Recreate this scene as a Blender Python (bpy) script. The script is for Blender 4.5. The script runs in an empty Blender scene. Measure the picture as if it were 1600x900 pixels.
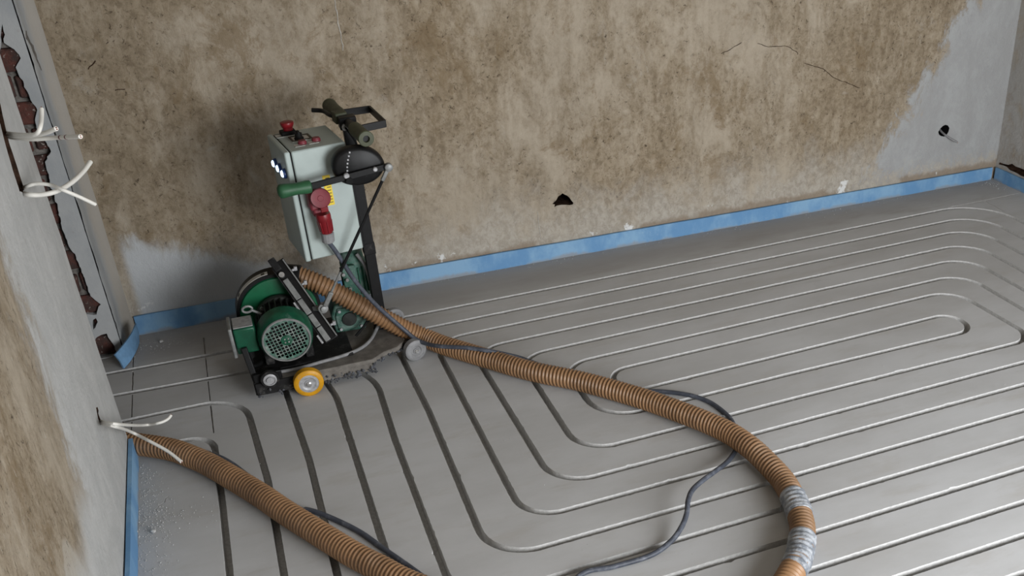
import bpy, bmesh, math, random
from mathutils import Vector, Matrix, noise as mnoise
from mathutils.geometry import delaunay_2d_cdt

random.seed(7)
scene = bpy.context.scene
COL = scene.collection
PI = math.pi

# ------------------------------------------------------------------ camera
YAW, PITCH, ROLL = 0.36954338, 0.52592838, -0.03500292
FPX, PPX, PPY = 1602.32, 179.85, 117.12          # focal length and principal point offset, pixels of a 1600x900 frame
CAM = Vector((0.0, 0.0, 1.5))
fw = Vector((math.sin(YAW)*math.cos(PITCH), math.cos(YAW)*math.cos(PITCH), -math.sin(PITCH)))
r0 = fw.cross(Vector((0, 0, 1))).normalized()
u0 = r0.cross(fw)
rt = math.cos(ROLL)*r0 + math.sin(ROLL)*u0
up = -math.sin(ROLL)*r0 + math.cos(ROLL)*u0
cam_data = bpy.data.cameras.new('camera')
cam_data.sensor_width = 36.0
cam_data.lens = FPX/1600*36.0
cam_data.shift_x = -PPX/1600
cam_data.shift_y = PPY/1600
cam_data.clip_start = 0.02
cam = bpy.data.objects.new('camera', cam_data)
m = Matrix((rt, up, -fw)).transposed().to_4x4()
m.translation = CAM
cam.matrix_world = m
COL.objects.link(cam)
scene.camera = cam

# ------------------------------------------------------------------ world, daylight, exposure
scene.view_settings.view_transform = 'Standard'
scene.view_settings.look = 'None'
scene.view_settings.gamma = 1.0
scene.view_settings.use_curve_mapping = False
scene.view_settings.exposure = 0.0
world = bpy.data.worlds.new('overcast_sky')
scene.world = world
world.use_nodes = True
bg = world.node_tree.nodes['Background']
bg.inputs['Color'].default_value = (0.78, 0.88, 1.0, 1)
bg.inputs['Strength'].default_value = 1.2

def window_light(name, loc, target, sx, sy, power, col):
    ld = bpy.data.lights.new(name, 'AREA')
    ld.shape = 'RECTANGLE'; ld.size = sx; ld.size_y = sy
    ld.energy = power; ld.color = col
    o = bpy.data.objects.new(name, ld); COL.objects.link(o)
    o.location = loc
    o.rotation_euler = (Vector(target)-Vector(loc)).to_track_quat('-Z', 'Y').to_euler()
    return o
# daylight that falls in through the two windows out of view: front wall behind the viewer, and right wall
window_light('daylight_front_window', (1.55, -0.50, 0.82), (1.35, 1.4, 0.55), 1.40, 1.15, 103, (0.965, 0.985, 1.0))
window_light('daylight_right_window', (2.82, 0.45, 0.90), (0.6, 1.1, 0.60), 1.15, 1.15, 9, (0.965, 0.985, 1.0))

# ------------------------------------------------------------------ helpers
def ray(px, py):
    return fw + rt*((px-800-PPX)/FPX) - up*((py-450-PPY)/FPX)
def FZ(px, py, z=0.0):                 # point of the plane at height z seen at a pixel
    d = ray(px, py); return CAM + d*((z-CAM.z)/d.z)
def PY(px, py, y):                     # point of the plane at depth y
    d = ray(px, py); return CAM + d*((y-CAM.y)/d.y)
def PX(px, py, x):
    d = ray(px, py); return CAM + d*((x-CAM.x)/d.x)

def cut(verts, faces):
    """triangles of face 0 that lie in none of the other faces"""
    ff = []
    for f in faces:
        a = sum(verts[f[i]].x*verts[f[(i+1) % len(f)]].y-verts[f[(i+1) % len(f)]].x*verts[f[i]].y for i in range(len(f)))
        ff.append(list(f) if a > 0 else list(f)[::-1])
    vo, eo, fo, ov, oe, of = delaunay_2d_cdt(verts, [], ff, 0, 1e-7)
    return vo, [tuple(f) for f, src in zip(fo, of) if src and all(q == 0 for q in src)]

class B:
    def __init__(s): s.v = []; s.f = []
    def add(s, vs, fs):
        n = len(s.v); s.v += [Vector(v) for v in vs]; s.f += [tuple(i+n for i in f) for f in fs]; return s
    def box(s, c, size, M=None):
        c = Vector(c); h = [x/2 for x in size]
        vs = []
        for x in (-1, 1):
            for y in (-1, 1):
                for z in (-1, 1):
                    p = Vector((x*h[0], y*h[1], z*h[2]))
                    vs.append(c + (M @ p if M else p))
        return s.add(vs, [(0,1,3,2),(4,6,7,5),(0,4,5,1),(2,3,7,6),(0,2,6,4),(1,5,7,3)])
    def span(s, a, b):
        a = Vector(a); b = Vector(b)
        return s.box((a+b)/2, [abs(x) for x in (b-a)])
    def bar(s, a, b, w, h, upv=(0, 0, 1)):
        a = Vector(a); b = Vector(b); d = b-a; L = d.length; z = d.normalized()
        x = z.cross(Vector(upv)).normalized(); y = x.cross(z)
        M = Matrix((x, y, z)).transposed()
        return s.box((a+b)/2, (w, h, L), M)
    def lathe(s, o, ax, prof, seg=24, caps=True, phase=0.0):
        o = Vector(o); z = Vector(ax).normalized()
        x = z.orthogonal().normalized(); y = z.cross(x)
        vs = []; fs = []
        for (t, r) in prof:
            for k in range(seg):
                a = 2*PI*k/seg+phase
                vs.append(o + z*t + (x*math.cos(a)+y*math.sin(a))*r)
        for i in range(len(prof)-1):
            for k in range(seg):
                k2 = (k+1) % seg
                fs.append((i*seg+k, i*seg+k2, (i+1)*seg+k2, (i+1)*seg+k))
        if caps:
            fs.append(tuple(range(seg))[::-1]); fs.append(tuple(range((len(prof)-1)*seg, len(prof)*seg)))
        return s.add(vs, fs)
    def cyl(s, a, b, r, r2=None, seg=20, bev=0.0):
        a = Vector(a); b = Vector(b); L = (b-a).length; r2 = r if r2 is None else r2
        if bev: prof = [(0, r-bev), (bev, r), (L-bev, r2), (L, r2-bev)]
        else: prof = [(0, r), (L, r2)]
        return s.lathe(a, b-a, prof, seg)
    def tube(s, pts, rfun, seg=12, caps=True):
        n = len(pts); vs = []; fs = []
        t = [(pts[min(i+1, n-1)]-pts[max(i-1, 0)]).normalized() for i in range(n)]
        x = t[0].orthogonal().normalized()
        for i in range(n):
            x = (x - t[i]*x.dot(t[i])).normalized(); y = t[i].cross(x)
            for k in range(seg):
                a = 2*PI*k/seg
                r = rfun(i, a) if callable(rfun) else rfun
                vs.append(pts[i] + (x*math.cos(a)+y*math.sin(a))*r)
        for i in range(n-1):
            for k in range(seg):
                k2 = (k+1) % seg
                fs.append((i*seg+k, i*seg+k2, (i+1)*seg+k2, (i+1)*seg+k))
        if caps:
            fs.append(tuple(range(seg))[::-1]); fs.append(tuple(range((n-1)*seg, n*seg)))
        return s.add(vs, fs)
    def prism(s, poly, d):             # closed polygon of 3-D points pushed along d
        n = len(poly); d = Vector(d); p = [Vector(q) for q in poly]
        return s.add(p + [q+d for q in p], [tuple(range(n))[::-1], tuple(range(n, 2*n))] +
                     [(i, (i+1) % n, n+(i+1) % n, n+i) for i in range(n)])
    def build(s, name, mat, parent=None, smooth=40, bev=0.0, segs=2):
        o0 = Vector((0, 0, 0))
        r = parent
        while r is not None and r.parent is not None: r = r.parent
        if r is not None: o0 = Vector(r.location)
        me = bpy.data.meshes.new(name)
        me.from_pydata([tuple(v-o0) for v in s.v], [], s.f)
        bm = bmesh.new(); bm.from_mesh(me)
        bmesh.ops.recalc_face_normals(bm, faces=bm.faces); bm.to_mesh(me); bm.free()
        if smooth:
            me.shade_smooth(); me.set_sharp_from_angle(angle=math.radians(smooth))
        me.materials.append(mat)
        o = bpy.data.objects.new(name, me); COL.objects.link(o)
        if parent is not None: o.parent = parent
        if bev:
            md = o.modifiers.new('bevel', 'BEVEL'); md.width = bev; md.segments = segs; md.limit_method = 'ANGLE'
            md.angle_limit = math.radians(40)
        return o

def thing(name, label, cat, loc=(0, 0, 0), group=None):
    o = bpy.data.objects.new(name, None); COL.objects.link(o)
    o.location = loc; o.empty_display_size = 0.1
    tag(o, label, cat, group); return o
def tag(o, label=None, cat=None, group=None, kind=None):
    if label: o['label'] = label
    if cat: o['category'] = cat
    if group: o['group'] = group
    if kind: o['kind'] = kind
    return o

def catmull(P, step):
    P = [Vector(p) for p in P]
    Q = [P[0]*2-P[1]] + P + [P[-1]*2-P[-2]]
    fine = []
    for i in range(1, len(Q)-2):
        a, b, c, d = Q[i-1:i+3]
        for k in range(40):
            t = k/40
            fine.append(0.5*((2*b)+(c-a)*t+(2*a-5*b+4*c-d)*t*t+(3*b-3*c+d-a)*t**3))
    fine.append(P[-1])
    out = [fine[0]]; acc = 0.0
    for i in range(1, len(fine)):
        seg = (fine[i]-fine[i-1]).length
        while acc+seg >= step and seg > 1e-9:
            t = (step-acc)/seg
            fine[i-1] = fine[i-1].lerp(fine[i], t)
            out.append(fine[i-1].copy()); seg = (fine[i]-fine[i-1]).length; acc = 0.0
        acc += seg
    return out

# ------------------------------------------------------------------ materials
class N:
    def __init__(s, name):
        s.m = bpy.data.materials.new(name); s.m.use_nodes = True
        s.t = s.m.node_tree; s.b = s.t.nodes['Principled BSDF']
        s.tc = s.t.nodes.new('ShaderNodeTexCoord')
    def n(s, ty, **kw):
        nd = s.t.nodes.new(ty)
        for k, v in kw.items(): setattr(nd, k, v)
        return nd
    def link(s, a, b): s.t.links.new(a, b)
    def coord(s, scale=(1, 1, 1), off=(0, 0, 0)):
        mp = s.n('ShaderNodeMapping'); mp.inputs['Scale'].default_value = scale; mp.inputs['Location'].default_value = off
        s.link(s.tc.outputs['Object'], mp.inputs['Vector']); return mp.outputs[0]
    def noise(s, scale, detail=6, rough=0.6, sc=(1, 1, 1), off=(0, 0, 0), dist=0.0):
        nd = s.n('ShaderNodeTexNoise'); nd.inputs['Scale'].default_value = scale
        nd.inputs['Detail'].default_value = detail; nd.inputs['Roughness'].default_value = rough
        nd.inputs['Distortion'].default_value = dist
        s.link(s.coord(sc, off), nd.inputs['Vector']); return nd.outputs['Fac']
    def ramp(s, fac, lo, hi, a=0.0, b=1.0):
        nd = s.n('ShaderNodeMapRange'); nd.interpolation_type = 'SMOOTHSTEP'
        nd.inputs[1].default_value = lo; nd.inputs[2].default_value = hi
        nd.inputs[3].default_value = a; nd.inputs[4].default_value = b
        s.link(fac, nd.inputs[0]); return nd.outputs[0]
    def mix(s, fac, a, b, mode='MIX'):
        nd = s.n('ShaderNodeMix'); nd.data_type = 'RGBA'; nd.blend_type = mode
        for sock, val in ((nd.inputs[0], fac), (nd.inputs[6], a), (nd.inputs[7], b)):
            if isinstance(val, (int, float)): sock.default_value = val
            elif isinstance(val, tuple): sock.default_value = (*val, 1) if len(val) == 3 else val
            else: s.link(val, sock)
        return nd.outputs[2]
    def math(s, op, a, b=None):
        nd = s.n('ShaderNodeMath'); nd.operation = op
        for sock, val in ((nd.inputs[0], a), (nd.inputs[1], b)):
            if val is None: continue
            if isinstance(val, (int, float)): sock.default_value = val
            else: s.link(val, sock)
        return nd.outputs[0]
    def xyz(s):
        nd = s.n('ShaderNodeSeparateXYZ'); s.link(s.tc.outputs['Object'], nd.inputs[0]); return nd.outputs
    def out(s, col=None, rough=0.8, bump=None, bstr=0.3, bdist=0.002, metal=0.0, spec=0.3):
        if col is not None:
            if isinstance(col, tuple): s.b.inputs['Base Color'].default_value = (*col, 1)
            else: s.link(col, s.b.inputs['Base Color'])
        if isinstance(rough, (int, float)): s.b.inputs['Roughness'].default_value = rough
        else: s.link(rough, s.b.inputs['Roughness'])
        s.b.inputs['Metallic'].default_value = metal
        s.b.inputs['Specular IOR Level'].default_value = spec
        if bump is not None:
            bp = s.n('ShaderNodeBump'); bp.inputs['Strength'].default_value = bstr; bp.inputs['Distance'].default_value = bdist
            s.link(bump, bp.inputs['Height']); s.link(bp.outputs[0], s.b.inputs['Normal'])
        return s.m

def simple(name, col, rough=0.5, metal=0.0, dust=0.0, dustcol=(0.32, 0.31, 0.29), scale=40, spec=0.4, vary=0.25):
    g = N(name)
    n1 = g.noise(scale, 5, 0.65)
    dark = tuple(c*(1-vary) for c in col)
    c = g.mix(g.ramp(n1, 0.35, 0.65), dark, col)
    if dust:
        n2 = g.noise(scale*0.9, 8, 0.75, off=(3, 1, 7))
        f = g.ramp(n2, 0.62-dust*0.35, 0.78-dust*0.2)
        c = g.mix(g.math('MULTIPLY', f, min(1.0, 0.45+dust*0.5)), c, dustcol)
    return g.out(c, rough, bump=n1, bstr=0.12, bdist=0.001, metal=metal, spec=spec)

M = {}
# old distempered wall: cream, tan and brown blotches, brushed vertically; pale filler towards the floor and the right end
def wall_material(name, kind):
    g = N(name)
    X, Y, Z = g.xyz()
    big = g.noise(2.0, 5, 0.6, sc=(1.2, 1.2, 0.8))
    mid = g.noise(7.5, 10, 0.74, sc=(1.3, 1.3, 0.85), off=(4, 2, 1), dist=0.35)
    fine = g.noise(42, 8, 0.78, sc=(1.15, 1.15, 0.85), off=(1, 1, 3), dist=0.5)
    streak = g.noise(22, 5, 0.6, sc=(2.0, 2.0, 0.25), off=(7, 0, 2))
    speck = g.noise(75, 6, 0.78, off=(2, 5, 5), dist=0.6)
    cream = (0.37, 0.325, 0.265); tan = (0.29, 0.238, 0.172); brown = (0.135, 0.092, 0.052); grey = (0.325, 0.33, 0.335)
    s1 = g.math('ADD', g.math('MULTIPLY', big, 0.45), g.math('ADD', g.math('MULTIPLY', mid, 0.42), g.math('MULTIPLY', streak, 0.12)))
    if kind == 'back':      # left half browner: partly its own stain, partly light falloff painted in
        s1 = g.math('ADD', s1, g.ramp(X, 0.9, -0.3, 0.0, 0.035))
    c = g.mix(g.ramp(s1, 0.42, 0.56), cream, tan)
    # worn, crackled patches where the old paint has come off
    worn = g.math('ADD', g.math('MULTIPLY', big, 0.55), g.math('MULTIPLY', mid, 0.55))
    if kind == 'back': worn = g.math('ADD', worn, g.ramp(X, 0.8, -0.2, 0.0, 0.02))  # more worn brown leftward, some of it light falloff put into the colour
    wf_ = g.ramp(worn, 0.47, 0.63)
    crack = g.ramp(g.math('ADD', g.math('MULTIPLY', fine, 0.7), g.math('MULTIPLY', speck, 0.3)), 0.45, 0.58)
    c = g.mix(g.math('MULTIPLY', g.math('MULTIPLY', wf_, crack), 0.62), c, brown)
    c = g.mix(g.math('MULTIPLY', g.ramp(worn, 0.62, 0.74), 0.3), c, (0.17, 0.112, 0.06))
    c = g.mix(g.math('MULTIPLY', g.ramp(fine, 0.60, 0.72), 0.30), c, (0.15, 0.115, 0.08))
    c = g.mix(g.math('MULTIPLY', g.ramp(fine, 0.40, 0.28), 0.5), c, (0.49, 0.455, 0.40))
    # overall mottling of the thin paint film
    mott = g.math('ADD', g.math('MULTIPLY', mid, 0.5), g.math('ADD', g.math('MULTIPLY', fine, 0.35), g.math('MULTIPLY', streak, 0.15)))
    c = g.mix(0.7, c, g.mix(g.ramp(mott, 0.36, 0.62), (0.62, 0.60, 0.57), (0.36, 0.335, 0.30)), 'OVERLAY')
    c = g.mix(0.25, c, (0.255, 0.217, 0.165))
    # brown stains with a ragged edge
    stain = g.noise(4.6, 12, 0.78, sc=(1.1, 1.1, 0.8), off=(2, 8, 4), dist=0.5)
    c = g.mix(g.math('MULTIPLY', g.ramp(stain, 0.53, 0.62), 0.6), c, (0.18, 0.127, 0.072))
    c = g.mix(g.math('MULTIPLY', g.ramp(stain, 0.42, 0.34), 0.35), c, (0.40, 0.37, 0.325))
    # smoother pale repairs
    rep = g.noise(3.1, 4, 0.55, off=(11, 3, 6), dist=0.4)
    c = g.mix(g.math('MULTIPLY', g.ramp(rep, 0.66, 0.69), 0.7), c, (0.41, 0.375, 0.32))
    pits = g.math('MULTIPLY', g.ramp(speck, 0.585, 0.64), g.ramp(worn, 0.44, 0.58))
    c = g.mix(g.math('MULTIPLY', pits, 0.85), c, (0.055, 0.04, 0.028))
    if kind == 'back':
        # lower strip worn paler (height + noise)
        low = g.math('ADD', Z, g.math('MULTIPLY', mid, -0.55))
        lowf = g.ramp(low, 0.02, -0.20)
        c = g.mix(g.math('MULTIPLY', lowf, 0.75), c, g.mix(g.ramp(fine, 0.4, 0.6), (0.45, 0.42, 0.375), (0.35, 0.32, 0.275)))
        # smooth grey filler at the right end with a ragged border rising to the right
        e = g.math('ADD', g.math('SUBTRACT', X, g.math('MULTIPLY', Z, 0.62)), g.math('MULTIPLY', g.math('SUBTRACT', mid, 0.5), 0.55))
        rf = g.ramp(e, 2.16, 2.235)
        lowr = g.ramp(g.math('ADD', Z, g.math('MULTIPLY', fine, 0.3)), 0.20, 0.28)
        c = g.mix(g.math('MULTIPLY', rf, g.math('MULTIPLY', lowr, 0.93)), c, g.mix(g.ramp(mid, 0.4, 0.65), grey, (0.38, 0.39, 0.395)))
        # pale filler low at the left end
        l = g.math('ADD', g.math('ADD', g.math('MULTIPLY', X, 0.42), Z), g.math('MULTIPLY', g.math('SUBTRACT', mid, 0.5), 0.22))
        lf = g.math('MULTIPLY', g.ramp(l, 0.20, 0.13), g.ramp(X, -0.385, -0.36))
        c = g.mix(g.math('MULTIPLY', lf, 0.9), c, (0.47, 0.49, 0.51))
        # brown unpainted line and white crumbs just above the edge strip
        b2 = g.noise(2.6, 3, 0.5, off=(9, 9, 9))
        bl = g.math('MULTIPLY', g.ramp(g.math('ADD', Z, g.math('MULTIPLY', mid, 0.07)), 0.118, 0.100), g.ramp(b2, 0.50, 0.53))
        c = g.mix(g.math('MULTIPLY', bl, 0.7), c, (0.23, 0.175, 0.125))
        w2 = g.noise(8, 6, 0.7, off=(5, 4, 0))
        wl = g.math('MULTIPLY', g.ramp(g.math('ADD', Z, g.math('MULTIPLY', w2, -0.10)), 0.040, 0.03), g.ramp(w2, 0.58, 0.63))
        c = g.mix(wl, c, (0.66, 0.66, 0.65))
    if kind == 'left':
        # broad band of smooth grey filler along the door edge, tan patches further in
        e = g.math('ADD', Y, g.math('MULTIPLY', g.math('SUBTRACT', mid, 0.5), 0.5))
        d = g.math('ADD', e, g.math('MULTIPLY', Z, -0.10))
        rf = g.ramp(d, 1.77, 1.92)
        lo = g.ramp(g.math('ADD', Z, g.math('MULTIPLY', big, 0.5)), 0.62, 0.45)
        f = g.math('MAXIMUM', rf, lo)
        pl = g.mix(g.ramp(mid, 0.38, 0.66), (0.43, 0.435, 0.432), (0.52, 0.522, 0.515))
        c = g.mix(g.math('MULTIPLY', f, 0.93), c, pl)
        sc_ = g.noise(60, 4, 0.6, sc=(1, 3, 0.35), off=(0, 3, 9))
        c = g.mix(g.math('MULTIPLY', g.ramp(sc_, 0.66, 0.74), 0.6), c, (0.16, 0.14, 0.12))
        c = g.mix(g.math('MULTIPLY', g.ramp(sc_, 0.33, 0.26), 0.5), c, (0.68, 0.68, 0.66))
    if kind == 'right':
        f = g.ramp(mid, 0.30, 0.55)
        c = g.mix(g.math('MULTIPLY', f, 0.9), c, g.mix(g.ramp(big, 0.4, 0.6), (0.40, 0.39, 0.375), (0.47, 0.46, 0.45)))
    h = g.math('ADD', g.math('MULTIPLY', fine, 0.6), g.math('ADD', g.math('MULTIPLY', mid, 0.6), g.math('MULTIPLY', speck, 0.25)))
    return g.out(c, 0.92, bump=h, bstr=0.75, bdist=0.008, spec=0.12)
M['wall_back'] = wall_material('distempered_wall', 'back')
M['wall_left'] = wall_material('distempered_wall_left', 'left')
M['wall_right'] = wall_material('distempered_wall_right', 'right')

def plaster():
    g = N('white_plaster')
    a = g.noise(5, 7, 0.65, sc=(1, 1, 0.6)); b = g.noise(45, 5, 0.7)
    c = g.mix(g.ramp(a, 0.35, 0.65), (0.285, 0.30, 0.31), (0.37, 0.375, 0.375))
    X, Y, Z = g.xyz()
    st = g.ramp(g.math('ADD', Y, g.math('MULTIPLY', a, 0.05)), 3.225, 3.255)
    c = g.mix(g.math('MULTIPLY', st, 0.7), c, (0.27, 0.235, 0.19))
    c = g.mix(g.math('MULTIPLY', g.ramp(b, 0.62, 0.72), 0.5), c, (0.30, 0.28, 0.26))
    return g.out(c, 0.9, bump=g.math('ADD', a, b), bstr=0.4, bdist=0.003, spec=0.15)
M['plaster'] = plaster()
def brickmat():
    g = N('old_brick')
    a = g.noise(22, 7, 0.7); b = g.noise(70, 4, 0.7, off=(3, 3, 3))
    c = g.mix(g.ramp(a, 0.35, 0.6), (0.105, 0.042, 0.034), (0.055, 0.038, 0.034))
    c = g.mix(g.ramp(b, 0.60, 0.70), c, (0.36, 0.33, 0.30))
    return g.out(c, 0.95, bump=g.math('ADD', a, b), bstr=0.8, bdist=0.006, spec=0.1)
M['brick'] = brickmat()
M['mortar'] = simple('old_mortar', (0.19, 0.175, 0.16), 0.95, vary=0.5, scale=60, spec=0.1)
M['scratch'] = simple('scraped_plaster', (0.46, 0.43, 0.385), 0.95, vary=0.3, scale=90, spec=0.1)
M['hole'] = simple('hole_rubble', (0.055, 0.03, 0.02), 0.95, vary=0.6, scale=60, spec=0.1)
def floormat():
    g = N('screed')
    a = g.noise(2.2, 7, 0.6, sc=(0.7, 1.6, 1)); b = g.noise(9, 7, 0.65, sc=(0.45, 1.5, 1), off=(3, 2, 0)); c2 = g.noise(90, 4, 0.7)
    sm = g.noise(5.5, 5, 0.6, sc=(0.6, 1.4, 1), off=(8, 8, 1), dist=0.6)
    c = g.mix(g.ramp(a, 0.35, 0.65), (0.405, 0.402, 0.40), (0.475, 0.477, 0.482))
    c = g.mix(g.math('MULTIPLY', g.ramp(b, 0.5, 0.7), 0.4), c, (0.37, 0.347, 0.32))
    c = g.mix(g.math('MULTIPLY', g.ramp(sm, 0.66, 0.78), 0.4), c, (0.21, 0.20, 0.19))
    c = g.mix(g.math('MULTIPLY', g.ramp(c2, 0.68, 0.76), 0.4), c, (0.48, 0.48, 0.47))
    # darker margin in front of the back wall
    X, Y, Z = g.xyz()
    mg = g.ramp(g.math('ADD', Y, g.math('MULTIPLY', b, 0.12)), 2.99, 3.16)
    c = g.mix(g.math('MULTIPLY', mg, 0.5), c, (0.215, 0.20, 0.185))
    return g.out(c, g.ramp(b, 0.3, 0.7, 0.8, 0.95), bump=g.math('ADD', a, g.math('MULTIPLY', c2, 0.4)), bstr=0.12, bdist=0.003, spec=0.08)
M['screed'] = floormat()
M['groove'] = simple('fresh_cut_screed', (0.56, 0.555, 0.545), 0.9, vary=0.2, scale=120, spec=0.15)
def foam():
    g = N('blue_edge_foam')
    a = g.noise(7, 6, 0.65, sc=(1, 1, 0.6)); b = g.noise(60, 5, 0.7)
    c = g.mix(g.ramp(a, 0.38, 0.62), (0.115, 0.255, 0.45), (0.205, 0.36, 0.53))
    X, Y, Z = g.xyz()
    d = g.math('ADD', Z, g.math('MULTIPLY', a, -0.075))
    c = g.mix(g.math('MULTIPLY', g.ramp(d, -0.026, -0.042), 0.7), c, (0.24, 0.22, 0.20))
    c = g.mix(g.math('MULTIPLY', g.ramp(b, 0.64, 0.74), 0.4), c, (0.40, 0.46, 0.50))
    return g.out(c, 0.65, bump=b, bstr=0.15, bdist=0.002, spec=0.3)
M['foam'] = foam()
M['foam_flap'] = simple('blue_edge_foam_loose', (0.165, 0.32, 0.52), 0.65, vary=0.3, scale=14, spec=0.3)
M['hose'] = simple('brown_rubber_hose', (0.285, 0.158, 0.077), 0.45, vary=0.35, scale=7, dust=0.3, dustcol=(0.325, 0.222, 0.148), spec=0.45)
def tapemat():
    g = N('grey_wrapping_tape')
    a = g.noise(45, 6, 0.7); b = g.noise(160, 4, 0.7)
    c = g.mix(g.ramp(a, 0.38, 0.62), (0.14, 0.155, 0.18), (0.36, 0.375, 0.40))
    return g.out(c, 0.35, bump=b, bstr=0.5, bdist=0.003, spec=0.5)
M['tape'] = tapemat()
M['cable_grey'] = simple('dark_rubber_cable', (0.062, 0.07, 0.092), 0.5, vary=0.3, scale=30, dust=0.35, dustcol=(0.20, 0.215, 0.25))
M['cable_white'] = simple('pale_cable_sheath', (0.74, 0.72, 0.67), 0.45, vary=0.06, scale=30)
M['black'] = simple('black_painted_steel', (0.007, 0.007, 0.0075), 0.45, vary=0.3, scale=60, dust=0.03, dustcol=(0.06, 0.06, 0.06), spec=0.25)
M['black_dusty'] = simple('dusty_black_steel', (0.014, 0.0135, 0.014), 0.65, vary=0.4, scale=32, dust=0.35, dustcol=(0.11, 0.105, 0.10), spec=0.2)
M['plate'] = simple('dust_covered_plate', (0.17, 0.155, 0.138), 0.85, vary=0.4, scale=26, dust=0.22, dustcol=(0.05, 0.05, 0.055))
M['dust'] = simple('caked_milling_dust', (0.10, 0.105, 0.12), 0.95, vary=0.6, scale=60, dust=0.3, dustcol=(0.30, 0.30, 0.31))
M['green'] = simple('green_enamel', (0.006, 0.085, 0.043), 0.4, vary=0.35, scale=30, dust=0.18, dustcol=(0.15, 0.22, 0.19))
M['green_dusty'] = simple('dusty_green_enamel', (0.03, 0.12, 0.085), 0.6, vary=0.4, scale=30, dust=0.6, dustcol=(0.17, 0.22, 0.20))
M['grille'] = simple('worn_green_grille', (0.05, 0.13, 0.095), 0.6, vary=0.3, scale=45, dust=0.55, dustcol=(0.30, 0.32, 0.30))
M['green_disc'] = simple('bright_green_enamel', (0.002, 0.10, 0.04), 0.4, vary=0.2, scale=20)
M['fins'] = simple('dirty_motor_fins', (0.02, 0.023, 0.02), 0.6, vary=0.4, scale=40, dust=0.2, dustcol=(0.10, 0.095, 0.09))
M['steel'] = simple('bare_dusty_steel', (0.25, 0.255, 0.25), 0.5, metal=0.35, vary=0.3, scale=50, dust=0.35, dustcol=(0.24, 0.235, 0.23))
M['bolt'] = simple('bright_bolt', (0.62, 0.62, 0.62), 0.3, metal=0.7, vary=0.3, scale=80)
M['zinc'] = simple('dull_zinc', (0.42, 0.42, 0.43), 0.5, metal=0.3, vary=0.3, scale=80)
M['yellow'] = simple('yellow_polyurethane', (0.60, 0.29, 0.008), 0.45, vary=0.2, scale=40, dust=0.1)
M['grey_rubber'] = simple('grey_rubber', (0.24, 0.24, 0.245), 0.6, vary=0.25, scale=50, dust=0.2)
M['cabinet'] = simple('light_grey_cabinet', (0.375, 0.435, 0.418), 0.45, vary=0.08, scale=12, dust=0.06, dustcol=(0.40, 0.39, 0.36))
M['seal'] = simple('black_rubber_seal', (0.006, 0.006, 0.006), 0.7, spec=0.2)
M['red'] = simple('red_plastic', (0.19, 0.007, 0.012), 0.38, vary=0.25, scale=30)
M['red_dull'] = simple('dull_red_plastic', (0.20, 0.03, 0.042), 0.5, vary=0.2, scale=30, dust=0.15, dustcol=(0.33, 0.14, 0.15))
M['label_yellow'] = simple('yellow_sticker', (0.75, 0.55, 0.03), 0.5, vary=0.1)
M['label_white'] = simple('white_label', (0.62, 0.61, 0.58), 0.5, vary=0.1)
M['print'] = simple('dark_print', (0.05, 0.045, 0.03), 0.6)
M['grip_green'] = simple('green_rubber_grip', (0.022, 0.095, 0.04), 0.5, vary=0.25, scale=40)
M['grip_olive'] = simple('olive_rubber_grip', (0.055, 0.062, 0.032), 0.55, vary=0.3, scale=40)
M['copper'] = simple('bare_copper', (0.35, 0.12, 0.08), 0.4, metal=0.5)
M['mark_red'] = simple('dark_red_mark', (0.12, 0.008, 0.012), 0.5)
M['crumb'] = simple('plaster_crumbs', (0.55, 0.55, 0.54), 0.9, vary=0.4, scale=200, spec=0.1)
M['ceiling'] = simple('ceiling_plaster', (0.40, 0.37, 0.33), 0.9, vary=0.15, scale=4)
def lampmat():
    g = N('lit_pilot_lamp')
    g.b.inputs['Base Color'].default_value = (0.8, 0.9, 1, 1)
    g.b.inputs['Emission Color'].default_value = (0.62, 0.80, 1.0, 1)
    g.b.inputs['Emission Strength'].default_value = 2.2
    return g.m
M['lamp'] = lampmat()
M['lamp_rim'] = simple('blue_lamp_rim', (0.02, 0.06, 0.22), 0.4)
def glassmat():
    g = N('window_glass')
    g.b.inputs['Transmission Weight'].default_value = 1.0; g.b.inputs['Roughness'].default_value = 0.0
    g.b.inputs['IOR'].default_value = 1.02
    return g.m
M['glass'] = glassmat()
M['white_paint'] = simple('white_window_paint', (0.75, 0.75, 0.73), 0.4, vary=0.05)

# ------------------------------------------------------------------ floor with milled grooves
XL, XR, YF = -0.405, 2.868, -0.55           # wall planes of the room
def YB(x): return 3.238 - 0.0205*(x+0.41)  # back wall runs very slightly askew
HALL = -1.75                               # far end of the floor seen through the doorway
GW, GD = 0.0178, 0.032                     # groove width and depth

Ly = [2.972, 2.873, 2.778, 2.676, 2.580, 2.478, 2.387, 2.258, 2.155, 2.037, 1.931, 1.835, 1.732, 1.630, 1.527, 1.423, 1.329, 1.232]
LxL = {12: 0.342, 11: 0.447, 10: 0.552, 9: 0.655, 8: 0.757}
RxR = {0: 2.655, 1: 2.557, 2: 2.463, 3: 2.370, 4: 2.275, 5: 2.180, 6: 2.080}
XM = 1.30

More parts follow.
